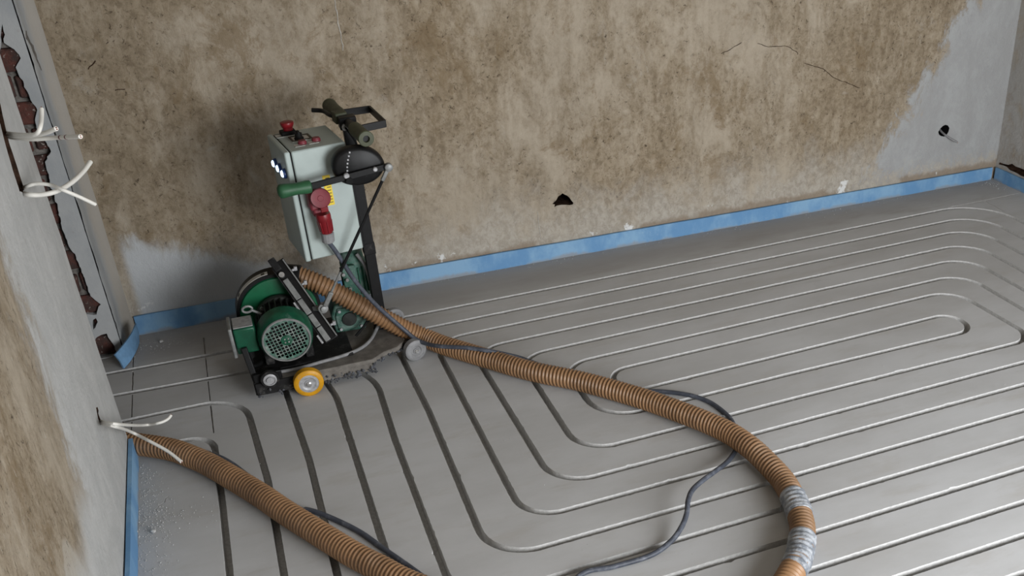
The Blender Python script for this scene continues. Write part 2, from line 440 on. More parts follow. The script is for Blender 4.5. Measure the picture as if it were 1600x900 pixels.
def rounded(pts, radii, step=0.009):
    """polyline of 2-D points with circular corners, resampled"""
    out = []
    P = [Vector(p) for p in pts]
    for i, p in enumerate(P):
        r = radii[i] if i < len(radii) else 0
        if i in (0, len(P)-1) or r == 0: out.append(p); continue
        a = (P[i-1]-p).normalized(); b = (P[i+1]-p).normalized()
        ang = a.angle(b); t = r/math.tan(ang/2)
        c = p + (a+b).normalized()*(r/math.sin(ang/2))
        s = p+a*t; e = p+b*t
        v0 = s-c; v1 = e-c
        tot = v0.angle(v1); sg = 1 if v0.x*v1.y-v0.y*v1.x > 0 else -1
        n = max(4, int(tot*r/step))
        for k in range(n+1):
            th = sg*tot*k/n
            out.append(c+Vector((v0.x*math.cos(th)-v0.y*math.sin(th), v0.x*math.sin(th)+v0.y*math.cos(th))))
    res = [out[0]]
    for q in out[1:]:
        d = (q-res[-1]).length
        n = max(1, int(round(d/step))); a = res[-1].copy()
        for k in range(1, n+1): res.append(a.lerp(q, k/n))
    return res

paths = []       # (points, width)
def gp(pts, radii, w=GW): paths.append((rounded(pts, radii), w))
# loops closed on the left
gp([(XM, Ly[6]), (0.863, Ly[6]), (0.863, Ly[7]), (XM, Ly[7])], [0, 0.058, 0.062, 0])
gp([(XM, Ly[5]), (LxL[8], Ly[5]), (LxL[8], Ly[8]), (XM, Ly[8])], [0, 0.085, 0.115, 0])
gp([(XM, Ly[4]), (LxL[9], Ly[4]), (LxL[9], Ly[9]), (XM, Ly[9])], [0, 0.085, 0.10, 0])
gp([(XM, Ly[3]), (LxL[10]-0.012, Ly[3]+0.006), (LxL[10], Ly[10]), (XM, Ly[10])], [0, 0.10, 0.105, 0])
gp([(XM, Ly[2]), (LxL[11]-0.002, Ly[2]+0.008), (LxL[11], Ly[11]), (XM, Ly[11])], [0, 0.10, 0.095, 0])
gp([(XM, Ly[1]), (LxL[12]-0.008, Ly[1]+0.006), (LxL[12]+0.003, 2.40), (LxL[12]-0.006, Ly[12]), (XM, Ly[12])], [0, 0.10, 0.5, 0.115, 0])
gp([(0.03, 2.86), (0.150, 2.795), (0.243, 2.62), (0.233, 2.30), (0.233, Ly[13]), (XM, Ly[13])], [0, 0.12, 0.25, 1.0, 0.11, 0])
gp([(0.098, 2.74), (0.124, 2.58), (0.128, Ly[14]), (XM, Ly[14])], [0, 0.4, 0.11, 0])
gp([(-0.95, 2.895), (-0.50, 2.862), (-0.012, 2.832), (0.014, 2.30), (0.016, Ly[15]), (XM, Ly[15])], [0, 0, 0.11, 1.0, 0.11, 0])
gp([(-0.95, 2.712), (-0.44, 2.702), (-0.118, 2.700), (-0.092, 2.25), (-0.095, Ly[16]), (XM, Ly[16])], [0, 0, 0.13, 0.8, 0.11, 0])
gp([(-0.95, 2.57), (-0.40, 2.541), (-0.208, 2.525), (-0.203, 2.2), (-0.204, Ly[17]), (XM, Ly[17])], [0, 0, 0.075, 0, 0.11, 0])
gp([(-0.95, 3.03), (-0.50, 3.004), (-0.11, 2.99), (0.40, 2.983), (XM, Ly[0])], [0, 0.5, 0.5, 0.5, 0])
# loops closed on the right
gp([(XM, Ly[7]), (1.962, Ly[7]+0.008), (1.962, Ly[8]-0.008), (XM, Ly[8])], [0, 0.055, 0.055, 0])
gp([(XM, Ly[6]), (2.069, Ly[6]+0.008), (2.086, 2.028), (XM, Ly[9])], [0, 0.095, 0.07, 0])
for k, l in ((5, 10), (4, 11), (3, 12), (2, 13), (1, 14), (0, 15)):
    gp([(XM, Ly[k]), (RxR[k]-0.004, Ly[k]+0.003), (RxR[k]+0.004, Ly[l]), (XM, Ly[l])],
       [0, {5: 0.10, 4: 0.105, 3: 0.115, 2: 0.125, 1: 0.14, 0: 0.19}[k], 0.11, 0])
for k in (16, 17):
    gp([(XM, Ly[k]), (2.70, Ly[k])], [0, 0])

def jag(p, seed):
    v = mnoise.noise(Vector((p.x*140, p.y*140, seed)))*0.0009
    c = mnoise.noise(Vector((p.x*45+9, p.y*45, seed+3)))
    if c > 0.50: v += (c-0.50)*0.012
    return v
def outline(P, w, seed):
    n = len(P); L = []; R = []
    for i, p in enumerate(P):
        t = (P[min(i+1, n-1)]-P[max(i-1, 0)]).normalized(); nn = Vector((-t.y, t.x))
        end = i in (0, n-1)
        L.append(p+nn*(w/2+(0 if end else jag(p, seed)))); R.append(p-nn*(w/2+(0 if end else jag(p, seed+20))))
    return L, R

loops = []       # closed outlines cut out of the floor
linings = []
for i, (P, w) in enumerate(paths):
    if abs(P[0].x-XM) < 1e-6: P[0] = Vector((XM, P[0].y)); P[1] = Vector((P[1].x, P[0].y))
    if abs(P[-1].x-XM) < 1e-6: P[-2] = Vector((P[-2].x, P[-1].y))
    L, R = outline(P, w, i*50.0)
    loops.append(L + R[::-1]); linings.append((L, R, GD))
# thin saw joints
def joint(a, b, w=0.0035):
    P = rounded([a, b], [0, 0], 0.01)
    L, R = outline(P, w, 900+a[0])
    loops.append(L+R[::-1]); linings.append((L, R, 0.010))
h = GW/2+0.003
joint((-0.411, 3.085), (-0.411, 2.998+h)); joint((-0.411, 2.998-h), (-0.411, 2.857+h)); joint((-0.411, 2.857-h), (-0.411, 2.702+h)); joint((-0.411, 2.702-h), (-0.411, 2.58))
joint((-0.207, 3.12), (-0.207, 2.993+h), 0.004); joint((-0.207, 2.993-h), (-0.207, 2.844+h), 0.003); joint((-0.207, 2.844-h), (-0.2065, 2.70+h), 0.003)
joint((-0.2065, 2.70-h), (-0.206, 2.535), 0.004)
joint((2.50, 2.9835), (2.845, 2.985), 0.004); joint((2.669, 2.978), (2.664, 2.86), 0.003)

P = rounded([FZ(q[0], q[1]).to_2d() for q in ((264, 775), (259, 779), (257, 785), (250, 789), (244, 795), (238, 799))], [0]*6, 0.006)
L, R_ = outline(P, 0.0022, 77.0); loops.append(L+R_[::-1]); linings.append((L, R_, 0.006))
verts = [Vector((HALL, YF)), Vector((XR+0.12, YF)), Vector((XR+0.12, 3.40)), Vector((HALL, 3.40))]
faces_in = [[0, 1, 2, 3]]
for lp in loops:
    n = len(verts); verts += lp; faces_in.append(list(range(n, n+len(lp))))
for k in range(140):          # a few free points keep the triangles well shaped
    verts.append(Vector((random.uniform(HALL, XR), random.uniform(YF, 1.1))))
vo, keep = cut(verts, faces_in)
me = bpy.data.meshes.new('floor')
me.from_pydata([(v.x, v.y, 0) for v in vo], [], [tuple(f) for f in keep])
bm = bmesh.new(); bm.from_mesh(me)
for f in bm.faces:
    if f.normal.z < 0: f.normal_flip()
loose = [v for v in bm.verts if not v.link_faces]
bmesh.ops.delete(bm, geom=loose, context='VERTS'); bm.to_mesh(me); bm.free()
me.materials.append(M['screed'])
floor = bpy.data.objects.new('floor', me); COL.objects.link(floor); tag(floor, kind='structure')
for i, (L, R, d) in enumerate(linings):
    b = B(); n = len(L)
    vs = []
    for k in range(n):
        m_ = (L[k]+R[k])/2
        l2 = L[k].lerp(m_, 0.05); r2 = R[k].lerp(m_, 0.05); l3 = L[k].lerp(m_, 0.30); r3 = R[k].lerp(m_, 0.30)
        vs += [(L[k].x, L[k].y, 0), (l2.x, l2.y, -d*0.8), (l3.x, l3.y, -d), (r3.x, r3.y, -d), (r2.x, r2.y, -d*0.8), (R[k].x, R[k].y, 0)]
    fs = [(k*6+j, k*6+j+1, k*6+j+7, k*6+j+6) for k in range(n-1) for j in range(5)]
    if d < 0.015 or abs(L[0].x-XM) > 1e-3: fs.append((0, 1, 2, 3, 4, 5))
    if d < 0.015 or abs(L[-1].x-XM) > 1e-3: fs.append(tuple(range((n-1)*6, n*6)))
    b.add(vs, fs)
    b.build('groove' if d > 0.015 else ('saw_joint' if d > 0.008 else 'floor_crack'), M['groove'], floor, smooth=50)

# ------------------------------------------------------------------ walls
CEIL = 2.6
def sheet(name, o, u, v, outer, holes, mat, parent=None, extra=0):
    """flat wall sheet in the plane o + a*u + b*v with holes cut out"""
    o = Vector(o); u = Vector(u); v = Vector(v)
    vv = [Vector(p) for p in outer]; ff = [list(range(len(outer)))]
    for hl in holes:
        n = len(vv); vv += [Vector(p) for p in hl]; ff.append(list(range(n, n+len(hl))))
    vo, keep = cut(vv, ff)
    b = B(); b.add([o+u*p.x+v*p.y for p in vo], [tuple(f) for f in keep])
    return b.build(name, mat, parent, smooth=0)
def recess(name, o, u, v, hole, depth, mat, parent, shrink=0.85):
    """sides and bottom of a hole: depth is a vector into the wall"""
    o = Vector(o); u = Vector(u); v = Vector(v); d = Vector(depth)
    P = [o+u*p[0]+v*p[1] for p in hole]
    c = sum(P, Vector())/len(P); n = len(P)
    Q = [c+(p-c)*shrink+d for p in P]
    b = B(); b.add(P+Q+[c+d], [(i, (i+1) % n, n+(i+1) % n, n+i) for i in range(n)] + [(n+i, n+(i+1) % n, 2*n) for i in range(n)])
    return b.build(name, mat, parent, smooth=0)
def ragged(poly, step=0.012, amp=0.006, seed=0):
    out = []
    for i, p in enumerate(poly):
        a = Vector(p); c = Vector(poly[(i+1) % len(poly)])
        n = max(1, int((c-a).length/step))
        for k in range(n):
            q = a.lerp(c, k/n)
            out.append(q+Vector((mnoise.noise(Vector((q.x*70, q.y*70, seed))), mnoise.noise(Vector((q.x*70, q.y*70, seed+9)))))*amp)
    return out

# back wall
ub = Vector((1, -0.0205, 0)); ob = Vector((0, YB(0), 0))
def onback(px, py):
    d = ray(px, py); nrm = Vector((0.0205, 1, 0)); t = (ob-CAM).dot(nrm)/d.dot(nrm)
    p = CAM+d*t; return (p.x, p.z)
hole1 = [onback(*q) for q in ((863, 318.5), (869, 313), (872, 307), (876, 304.5), (879, 302), (882, 304), (886, 305.5), (890, 309), (893, 313.5), (896, 317), (895, 319.5), (890, 320.5), (885, 320), (877, 320), (871, 321), (866, 323.5), (867, 319.5))]
hole2 = [onback(*q) for q in ((1466, 206), (1469, 201), (1473, 197), (1477, 195), (1481, 196), (1483.5, 200), (1482, 206), (1479, 211), (1475, 213.5), (1470, 212.5), (1467, 210))]
wb = sheet('wall_back', ob, ub, (0, 0, 1), [(HALL, 0), (XR+0.12, 0), (XR+0.12, CEIL), (HALL, CEIL)], [hole1, hole2], M['wall_back'])
tag(wb, kind='structure')
tag(recess('broken_hole', ob, ub, (0, 0, 1), hole1, (0, 0.11, 0), M['hole'], wb, 0.9), 'dark jagged hole knocked through the plaster')
tag(recess('socket_hole', ob, ub, (0, 0, 1), hole2, (0, 0.055, 0), M['seal'], wb, 0.95), 'round black hole for a wall socket')

def wall_crack(pts, r, mat, name='plaster_crack'):
    P = []
    for q in pts:
        a_ = onback(*q); P.append(Vector((a_[0], YB(a_[0])-0.0004, a_[1])))
    P = catmull(P, 0.008)
    P = [p+Vector((mnoise.noise(p*60)*0.003, 0, mnoise.noise(p*60+Vector((5, 5, 5)))*0.003)) for p in P]
    b = B(); b.tube(P, lambda i, a: r*(1+0.7*mnoise.noise(Vector((i*0.4, 1, 1)))), 5)
    b.build(name, mat, wb)
wall_crack([(1127, 84), (1140, 78), (1152, 70), (1160, 66)], 0.0011, M['hole'])
wall_crack([(1183, 68), (1205, 73), (1228, 72), (1243, 80), (1247, 84)], 0.0010, M['hole'])
wall_crack([(1256, 98), (1270, 103), (1285, 107), (1303, 121), (1322, 129), (1345, 138)], 0.0011, M['hole'])
wall_crack([(138, 108), (145, 101), (150, 95)], 0.0016, M['hole'])
wall_crack([(180, 141), (199, 139.5)], 0.0013, M['hole'])
wall_crack([(523, 0), (528, 30), (533, 60), (536, 80)], 0.0018, M['scratch'], 'plaster_scratch')
wall_crack([(840, 330), (842, 350), (845, 375)], 0.0014, M['scratch'], 'plaster_scratch')

# right wall, plaster missing in a ragged gap above the edge strip
def onx(px, py, x): p = PX(px, py, x); return (p.y, p.z)
gap = ragged([(3.150, 0.064), (3.02, 0.058), (2.70, 0.060), (2.55, 0.058), (2.55, 0.075), (2.75, 0.088), (2.95, 0.082), (3.08, 0.084), (3.15, 0.072)], 0.02, 0.008, 4)
wr_win = [(-0.15, 0.28), (1.05, 0.28), (1.05, 1.52), (-0.15, 1.52)]
wr = sheet('wall_right', (XR, 0, 0), (0, 1, 0), (0, 0, 1), [(YF, 0), (3.30, 0), (3.30, CEIL), (YF, CEIL)], [gap, wr_win], M['wall_right'])
tag(wr, kind='structure')
recess('plaster_gap', (XR, 0, 0), (0, 1, 0), (0, 0, 1), gap, (0.02, 0, 0), M['hole'], wr, 0.97)
# front wall (behind the viewer)
wf_win = [(0.80, 0.20), (2.30, 0.20), (2.30, 1.44), (0.80, 1.44)]
wf = sheet('wall_front', (0, YF, 0), (1, 0, 0), (0, 0, 1), [(HALL, 0), (XR, 0), (XR, CEIL), (HALL, CEIL)], [wf_win], M['wall_right'])
tag(wf, kind='structure')
b = B(); b.add([(HALL, YF, CEIL), (XR, YF, CEIL), (XR, 3.3, CEIL), (HALL, 3.3, CEIL)], [(0, 1, 2, 3)])
tag(b.build('ceiling', M['ceiling'], smooth=0), kind='structure')
b = B(); b.add([(HALL, YF, 0), (HALL, 3.3, 0), (HALL, 3.3, CEIL), (HALL, YF, CEIL)], [(0, 1, 2, 3)])
tag(b.build('wall_hall', M['plaster'], smooth=0), kind='structure')
def window(name, o, u, win, out):
    o = Vector(o); u = Vector(u); w = Vector((0, 0, 1)); out = Vector(out)
    (a0, z0), (a1, _), (_, z1) = win[0], win[1], win[2]
    root = tag(bpy.data.objects.new(name, None), kind='structure'); COL.objects.link(root)
    t = 0.06
    b = B()
    for (p, q) in (((a0, z0), (a0+t, z1)), ((a1-t, z0), (a1, z1)), ((a0+t, z0), (a1-t, z0+t)), ((a0+t, z1-t), (a1-t, z1)), (((a0+a1)/2-t/2, z0+t), ((a0+a1)/2+t/2, z1-t))):
        P = [o+u*p[0]+w*p[1]+out*0.09, o+u*q[0]+w*p[1]+out*0.09, o+u*q[0]+w*q[1]+out*0.09, o+u*p[0]+w*q[1]+out*0.09]
        b.prism(P, out*0.05)
    b.build('window_frame', M['white_paint'], root)
    b = B(); b.prism([o+u*a+w*z+out*0.11 for a, z in ((a0, z0), (a1, z0), (a1, z1), (a0, z1))], out*0.006)
    b.build('window_pane', M['glass'], root, smooth=0)
    b = B()
    for p, q in (((a0, z0), (a1, z0)), ((a1, z0), (a1, z1)), ((a1, z1), (a0, z1)), ((a0, z1), (a0, z0))):
        b.add([o+u*p[0]+w*p[1], o+u*q[0]+w*q[1], o+u*q[0]+w*q[1]+out*0.16, o+u*p[0]+w*p[1]+out*0.16], [(0, 1, 2, 3)])
    b.build('window_reveal', M['plaster'], root, smooth=0)
window('window_1', (0, YF, 0), (1, 0, 0), wf_win, (0, -1, 0))
window('window_2', (XR, 0, 0), (0, 1, 0), wr_win, (1, 0, 0))

# left wall: ends at the doorway edge; a narrow vertical chase with cables
DY = 2.513
slit = ragged([onx(q[0], q[1], XL) for q in ((-14, 120), (-6, 133), (6, 188), (14, 222), (26, 258), (38, 296), (35, 300), (31, 300), (20, 266), (9, 228), (1, 196), (-12, 152))], 0.01, 0.003, 2)
nick = [onx(q[0], q[1], XL) for q in ((150, 637), (152.5, 636), (154, 641), (153.5, 646), (156, 653), (158, 658), (156, 660), (153.5, 655), (152, 648))]
edge = [(DY+mnoise.noise(Vector((z*9, 0, 3)))*0.006+mnoise.noise(Vector((z*40, 5, 3)))*0.003, z) for z in [k*0.02 for k in range(0, 131)]]
wl = sheet('wall_left', (XL, 0, 0), (0, 1, 0), (0, 0, 1), [(YF, 0)] + edge + [(YF, CEIL)], [slit, nick], M['wall_left'])
tag(wl, kind='structure')
recess('cable_chase', (XL, 0, 0), (0, 1, 0), (0, 0, 1), slit, (-0.03, 0, 0), M['hole'], wl, 0.95)
recess('cable_chase', (XL, 0, 0), (0, 1, 0), (0, 0, 1), nick, (-0.03, 0, 0), M['hole'], wl, 0.95)
b = B()
n = len(edge)
b.add([(XL, y, z) for y, z in edge]+[(XL-0.125, y-0.002, z) for y, z in edge], [(i, i+1, n+i+1, n+i) for i in range(n-1)])
b.add([(XL-0.125, YF, 0), (XL-0.125, DY-0.004, 0), (XL-0.125, DY-0.004, CEIL), (XL-0.125, YF, CEIL)], [(0, 1, 2, 3)])
b.build('door_jamb', M['plaster'], wl, smooth=0)
# pier between doorway and back wall
JY, PXX = 3.108, -0.432
b = B()
NP = 30
vs = []; fs = []
ring = [(PXX-0.002, JY)] + [(PXX, JY+0.012+k*(YB(PXX)-JY-0.055)/6) for k in range(7)]
c0 = Vector((PXX+0.035, YB(PXX)-0.035))
for k in range(1, 7):
    a = PI - (PI/2)*k/6*1.0
    ring.append((c0.x+0.035*math.cos(a), c0.y+0.035*math.sin(a)+0.0))
for k in range(NP+1):
    for (x, y) in ring:
        z = CEIL*k/NP
        vs.append((x+mnoise.noise(Vector((z*6, y*12, 1)))*0.003, y, z))
m_ = len(ring)
for k in range(NP):
    for j in range(m_-1): fs.append((k*m_+j, k*m_+j+1, (k+1)*m_+j+1, (k+1)*m_+j))
b.add(vs, fs)
pier = b.build('wall_pier', M['plaster'], smooth=60); tag(pier, kind='structure')
# plaster on the jamb face, broken away in a ragged strip that shows the bricks
def onj(px, py): p = PY(px, py, JY); return (p.x, p.z)
band = [onj(*q) for q in ((3, 38), (8, 55), (6, 66), (20, 76), (33, 90), (24, 105), (29, 116), (37, 131), (45, 150), (58, 172), (54, 192), (66, 214), (80, 236), (70, 252), (76, 272), (79, 293), (86, 310), (93, 336), (99, 362), (107, 385), (117, 398), (126, 420), (134, 444), (142, 463), (157, 476), (150, 491))]
left = [onj(*q) for q in ((129, 492), (122, 466), (112, 436), (102, 412), (92, 394), (82, 366), (72, 336), (62, 300), (46, 260), (24, 190), (-4, 110))]
bandp = ragged(band+left, 0.008, 0.0045, 1)
spot = ragged([onj(*q) for q in ((146, 500), (150, 497), (153, 503), (149, 511), (146, 515), (144, 508))], 0.006, 0.002, 5)
foot = ragged([onj(*q) for q in ((146, 531), (158, 523), (168, 521), (177, 540), (186, 557)) ] + [(-0.452, -0.01), (-0.60, -0.01), (-0.60, 0.05)], 0.012, 0.005, 8)
foot = [Vector((p.x, max(p.y, 0.003))) for p in foot]
js = sheet('jamb_plaster', (0, JY, 0), (1, 0, 0), (0, 0, 1), [(PXX-0.004, 0), (PXX-0.004, CEIL), (-0.80, CEIL), (-0.80, 0)], [bandp, spot, foot], M['plaster'], pier)
bb = B()
for poly in (bandp, spot, foot):
    n = len(poly)
    bb.add([(p.x, JY, p.y) for p in poly]+[(p.x, JY+0.02, p.y) for p in poly], [(i, (i+1) % n, n+(i+1) % n, n+i) for i in range(n)])
bb.build('plaster_edge', M['plaster'], pier, smooth=0)
b = B(); b.add([(PXX-0.004, JY+0.022, 0), (-0.80, JY+0.022, 0), (-0.80, JY+0.022, CEIL), (PXX-0.004, JY+0.022, CEIL)], [(0, 1, 2, 3)])
b.build('mortar', M['mortar'], pier, smooth=0)
zz = 0.008; row = 0
while zz < 1.12:
    xo = -0.437 if row % 2 == 0 else -0.437-0.06
    for k, xx in enumerate((xo, xo-0.125)):
        wv = 0.115 if not (row % 2 == 1 and k == 0) else 0.115
        b = B(); x1 = min(xx, -0.437); x0 = xx-wv
        y0 = JY+0.010+random.uniform(-0.003, 0.006)
        b.span((x0, y0, zz), (x1, JY+0.06, zz+0.058))
        for i, v in enumerate(b.v): b.v[i] = v+Vector((random.uniform(-.004, .004), random.uniform(-.003, .004), random.uniform(-.004, .004)))
        b.build('brick', M['brick'], pier, smooth=0, bev=0.004, segs=1)
    if row % 2 == 1:
        b = B(); b.span((-0.489, JY+0.012, zz), (-0.437, JY+0.06, zz+0.058)); b.build('brick', M['brick'], pier, smooth=0, bev=0.004, segs=1)
    zz += 0.071; row += 1
# hairline split between the two plaster coats beside the corner of the pier
b = B()
P = [Vector((PXX-0.002+mnoise.noise(Vector((z*14, 2, 2)))*0.005+mnoise.noise(Vector((z*60, 2, 2)))*0.0018, JY-0.0005, z)) for z in [k*0.012 for k in range(2, 95)]]
b.tube(P, lambda i, a: 0.0009+0.0009*mnoise.noise(Vector((i*0.35, 0, 0))), 5)
b.build('plaster_crack', M['seal'], pier)

b = B(); tear = []
for (px_, py_, w_) in ((41, 48, 0.6), (41, 54, 2.2), (43, 60, 4.0), (46, 66, 3.0), (50, 71, 4.2), (52, 78, 3.2), (55, 85, 3.4), (57, 92, 1.6), (61, 100, 1.2), (65, 110, 0.5)):
    tear.append((PX(px_-w_/2, py_, PXX+0.001), PX(px_+w_/2, py_, PXX+0.001)))
tp = [t[0] for t in tear]+[t[1] for t in tear[::-1]]
b.prism([p+Vector((0.0006, 0, 0)) for p in tp], (-0.006, 0, 0)); b.build('plaster_tear', M['mortar'], pier, smooth=0)

# ------------------------------------------------------------------ blue edge strips (foam) along the walls
def strip(name, pts, h0, thick, normal_side, seed, mat=None, root=None, label=None):
    """upright band along a polyline of floor points"""
    n = len(pts); vs = []; fs = []
    for i, p in enumerate(pts):
        t = (pts[min(i+1, n-1)]-pts[max(i-1, 0)]).normalized(); nn = Vector((-t.y, t.x, 0))*normal_side
        s = i*0.02
        hh = h0(i/(n-1)) + mnoise.noise(Vector((s*2.1, seed, 0)))*0.0025+mnoise.noise(Vector((s*9, seed, 4)))*0.001
        w = mnoise.noise(Vector((s*3, seed, 7)))*0.0025
        q = p + nn*(0.002+abs(w)*0.4)
        vs += [q, q+nn*thick, q+nn*(thick*0.9)+Vector((0, 0, hh)), q+Vector((0, 0, hh))]
    for i in range(n-1):
        for j in range(4): fs.append((i*4+j, i*4+(j+1) % 4, (i+1)*4+(j+1) % 4, (i+1)*4+j))
    fs += [(0, 1, 2, 3), ((n-1)*4+3, (n-1)*4+2, (n-1)*4+1, (n-1)*4)]
    b = B(); b.add(vs, fs)
    o = b.build(name, mat or M['foam'], root, smooth=35)
    return o
xs = [-0.395+k*0.02 for k in range(int((XR-0.004+0.395)/0.02)+1)]
o = strip('trim_1', [Vector((x, YB(x)-0.002, 0)) for x in xs], lambda t: 0.064-0.014*t, 0.009, -1, 1.0)
tag(o, 'blue foam edge strip along the foot of the back wall', kind='structure')
o = strip('trim_2', [Vector((XR-0.002, 3.155-k*0.02, 0)) for k in range(60)], lambda t: 0.050, 0.009, -1, 5.0)
tag(o, 'blue foam edge strip along the foot of the right wall', kind='structure')
o = strip('trim_3', [Vector((XL+0.001, DY-0.012-k*0.02, 0)) for k in range(70)], lambda t: 0.058, 0.011, 1, 9.0)
tag(o, 'blue foam edge strip along the left wall beside the doorway', kind='structure')
# loose end of the strip, hanging out of the corner by the doorway
b = B()
rows = []
NF = 14
tops = catmull([FZ(211, 505.5, 0.064), FZ(204, 521, 0.064), FZ(191, 539, 0.055), FZ(177, 555, 0.046)], 0.004)
bots = catmull([FZ(216, 535, 0.003), FZ(212, 547, 0.003), FZ(203, 563, 0.003), FZ(192, 576, 0.003)], 0.004)
for i in range(NF+1):
    t = i/NF
    rows.append((tops[int(t*(len(tops)-1))], bots[int(t*(len(bots)-1))]))
vs = []; fs = []
for (tp, bt) in rows:
    mid = (tp+bt)/2+Vector((0.003, -0.002, 0.0))
    nn = Vector((0.004, -0.003, 0.001))
    vs += [tp, mid, bt, bt+nn, mid+nn, tp+nn]
for i in range(NF):
    for j in range(6): fs.append((i*6+j, i*6+(j+1) % 6, (i+1)*6+(j+1) % 6, (i+1)*6+j))
fs += [tuple(range(6)), tuple(range(NF*6, NF*6+6))[::-1]]
b.add(vs, fs)
o = b.build('foam_strip', M['foam_flap'], None, smooth=50)
tag(o, 'loose blue foam strip end sticking out at the doorway corner', 'foam strip')

# ------------------------------------------------------------------ milling machine
MO = Vector((0.14, 2.81, 0.0))
mach = thing('milling_machine', 'green and black floor milling machine with light grey control cabinet standing on the grooved floor', 'machine', MO)

# chassis
pl = [(-0.080, 2.655), (0.245, 2.652), (0.285, 2.682), (0.326, 2.695), (0.352, 2.725), (0.352, 2.800), (0.330, 2.815), (0.330, 2.965), (-0.080, 2.965)]
b = B(); b.prism([(x, y, 0.040) for x, y in pl], (0, 0, 0.014)); b.build('base_plate', M['plate'], mach, bev=0.003)
b = B()
b.span((-0.080, 2.650, 0.016), (0.075, 2.657, 0.054)); b.span((-0.083, 2.655, 0.016), (-0.076, 2.965, 0.056)); b.span((-0.08, 2.958, 0.016), (0.33, 2.966, 0.054))
b.build('skirt', M['black_dusty'], mach, bev=0.0015)
b = B(); b.prism([(0.075, 2.657, 0.054), (0.075, 2.646, 0.022), (0.075, 2.656, 0.018), (0.075, 2.665, 0.05)], (0.17, 0, 0)); b.build('front_lip', M['plate'], mach, bev=0.001)
b = B(); b.span((-0.075, 2.70, 0.0545), (0.20, 2.96, 0.063)); b.build('motor_bed', M['black_dusty'], mach, bev=0.003)
# caked dust clinging along the lower edge
b = B()
for k in range(120):
    t = random.random()
    if t < 0.8:
        x = random.uniform(0.085, 0.25) if random.random() < 0.65 else random.uniform(-0.08, 0.25); y = 2.648+random.uniform(-0.007, 0.004); z = random.uniform(0.012, 0.034)
    else:
        s = random.random(); x = 0.245+0.10*s; y = 2.652+0.06*s+random.uniform(-.004, .004); z = random.uniform(0.034, 0.046)
    r = random.uniform(0.002, 0.0062)
    q = Vector((x, y, z)); vs = []
    for d in ((1,0,0),(-1,0,0),(0,1,0),(0,-1,0),(0,0,1),(0,0,-1)):
        vs.append(q+Vector(d)*r*random.uniform(0.6, 1.3))
    b.add(vs, [(0,2,4),(2,1,4),(1,3,4),(3,0,4),(2,0,5),(1,2,5),(3,1,5),(0,3,5)])
tag(b.build('dust_crust', M['dust'], mach, smooth=0), kind='stuff')

def wheel(name, c, r, w, tyre, hub, ax=(0, -1, 0), hubr=0.68):
    c = Vector(c); ax = Vector(ax).normalized()
    b = B(); b.lathe(c-ax*w/2, ax, [(0, r*0.80), (0, r-0.004), (0.004, r), (w-0.004, r), (w, r-0.005), (w, r*hubr), (w-0.004, r*hubr-0.001)], 36, True)
    t = b.build(name, tyre, mach)
    b = B(); b.lathe(c+ax*(w/2-0.006), ax, [(0, r*hubr), (0.005, r*hubr), (0.0055, r*0.5), (0.003, r*0.42), (0.003, r*0.30), (0.006, r*0.28)], 28, True)
    b.build('hub', hub, t)
    b = B(); b.lathe(c+ax*(w/2-0.002), ax, [(0, r*0.20), (0.006, r*0.19), (0.008, r*0.12), (0.008, 0.001)], 14, True)
    b.build('axle_nut', M['bolt'], t)
    return t
tag(wheel('wheel', (0.060, 2.628, 0.0405), 0.0405, 0.028, M['yellow'], M['zinc']), 'yellow wheel with grey hub')
tag(wheel('caster', (0.374, 2.697, 0.033), 0.033, 0.026, M['grey_rubber'], M['grey_rubber'], (0.25, -1, 0), 0.7), 'grey caster wheel')
wheel('caster', (0.360, 2.940, 0.030), 0.030, 0.024, M['grey_rubber'], M['grey_rubber'], (0.1, -1, 0), 0.7)
b = B(); b.span((0.335, 2.715, 0.028), (0.378, 2.735, 0.052)); b.bar((0.355, 2.724, 0.036), (0.374, 2.70, 0.033), 0.012, 0.012); b.build('caster_bracket', M['black_dusty'], mach, bev=0.002)
b = B(); b.span((0.32, 2.955, 0.030), (0.352, 2.962, 0.052))
b.build('caster_bracket', M['black_dusty'], mach, bev=0.002)
# roller bearing at the left front corner
b = B(); b.lathe((-0.038, 2.651, 0.066), (0, -1, 0), [(0, 0.025), (0.012, 0.025), (0.014, 0.023), (0.014, 0.019), (0.010, 0.0185)], 28); rb = b.build('bearing', M['black_dusty'], mach)
b = B(); b.lathe((-0.038, 2.640, 0.066), (0, -1, 0), [(0, 0.0185), (0.004, 0.018), (0.005, 0.014), (0.002, 0.0135), (0.002, 0.010), (0.007, 0.0095), (0.007, 0.001)], 24); b.build('bearing_race', M['zinc'], rb)
b = B(); b.bar((-0.072, 2.672, 0.03), (-0.086, 2.70, 0.15), 0.016, 0.03, (0, 1, 0)); b.span((-0.08, 2.655, 0.054), (-0.004, 2.675, 0.080)); b.build('front_bracket', M['black'], mach, bev=0.002)

# motor (axis towards the viewer)
MC = Vector((0.028, 0, 0.163))
def mot(y): return Vector((MC.x, y, MC.z))
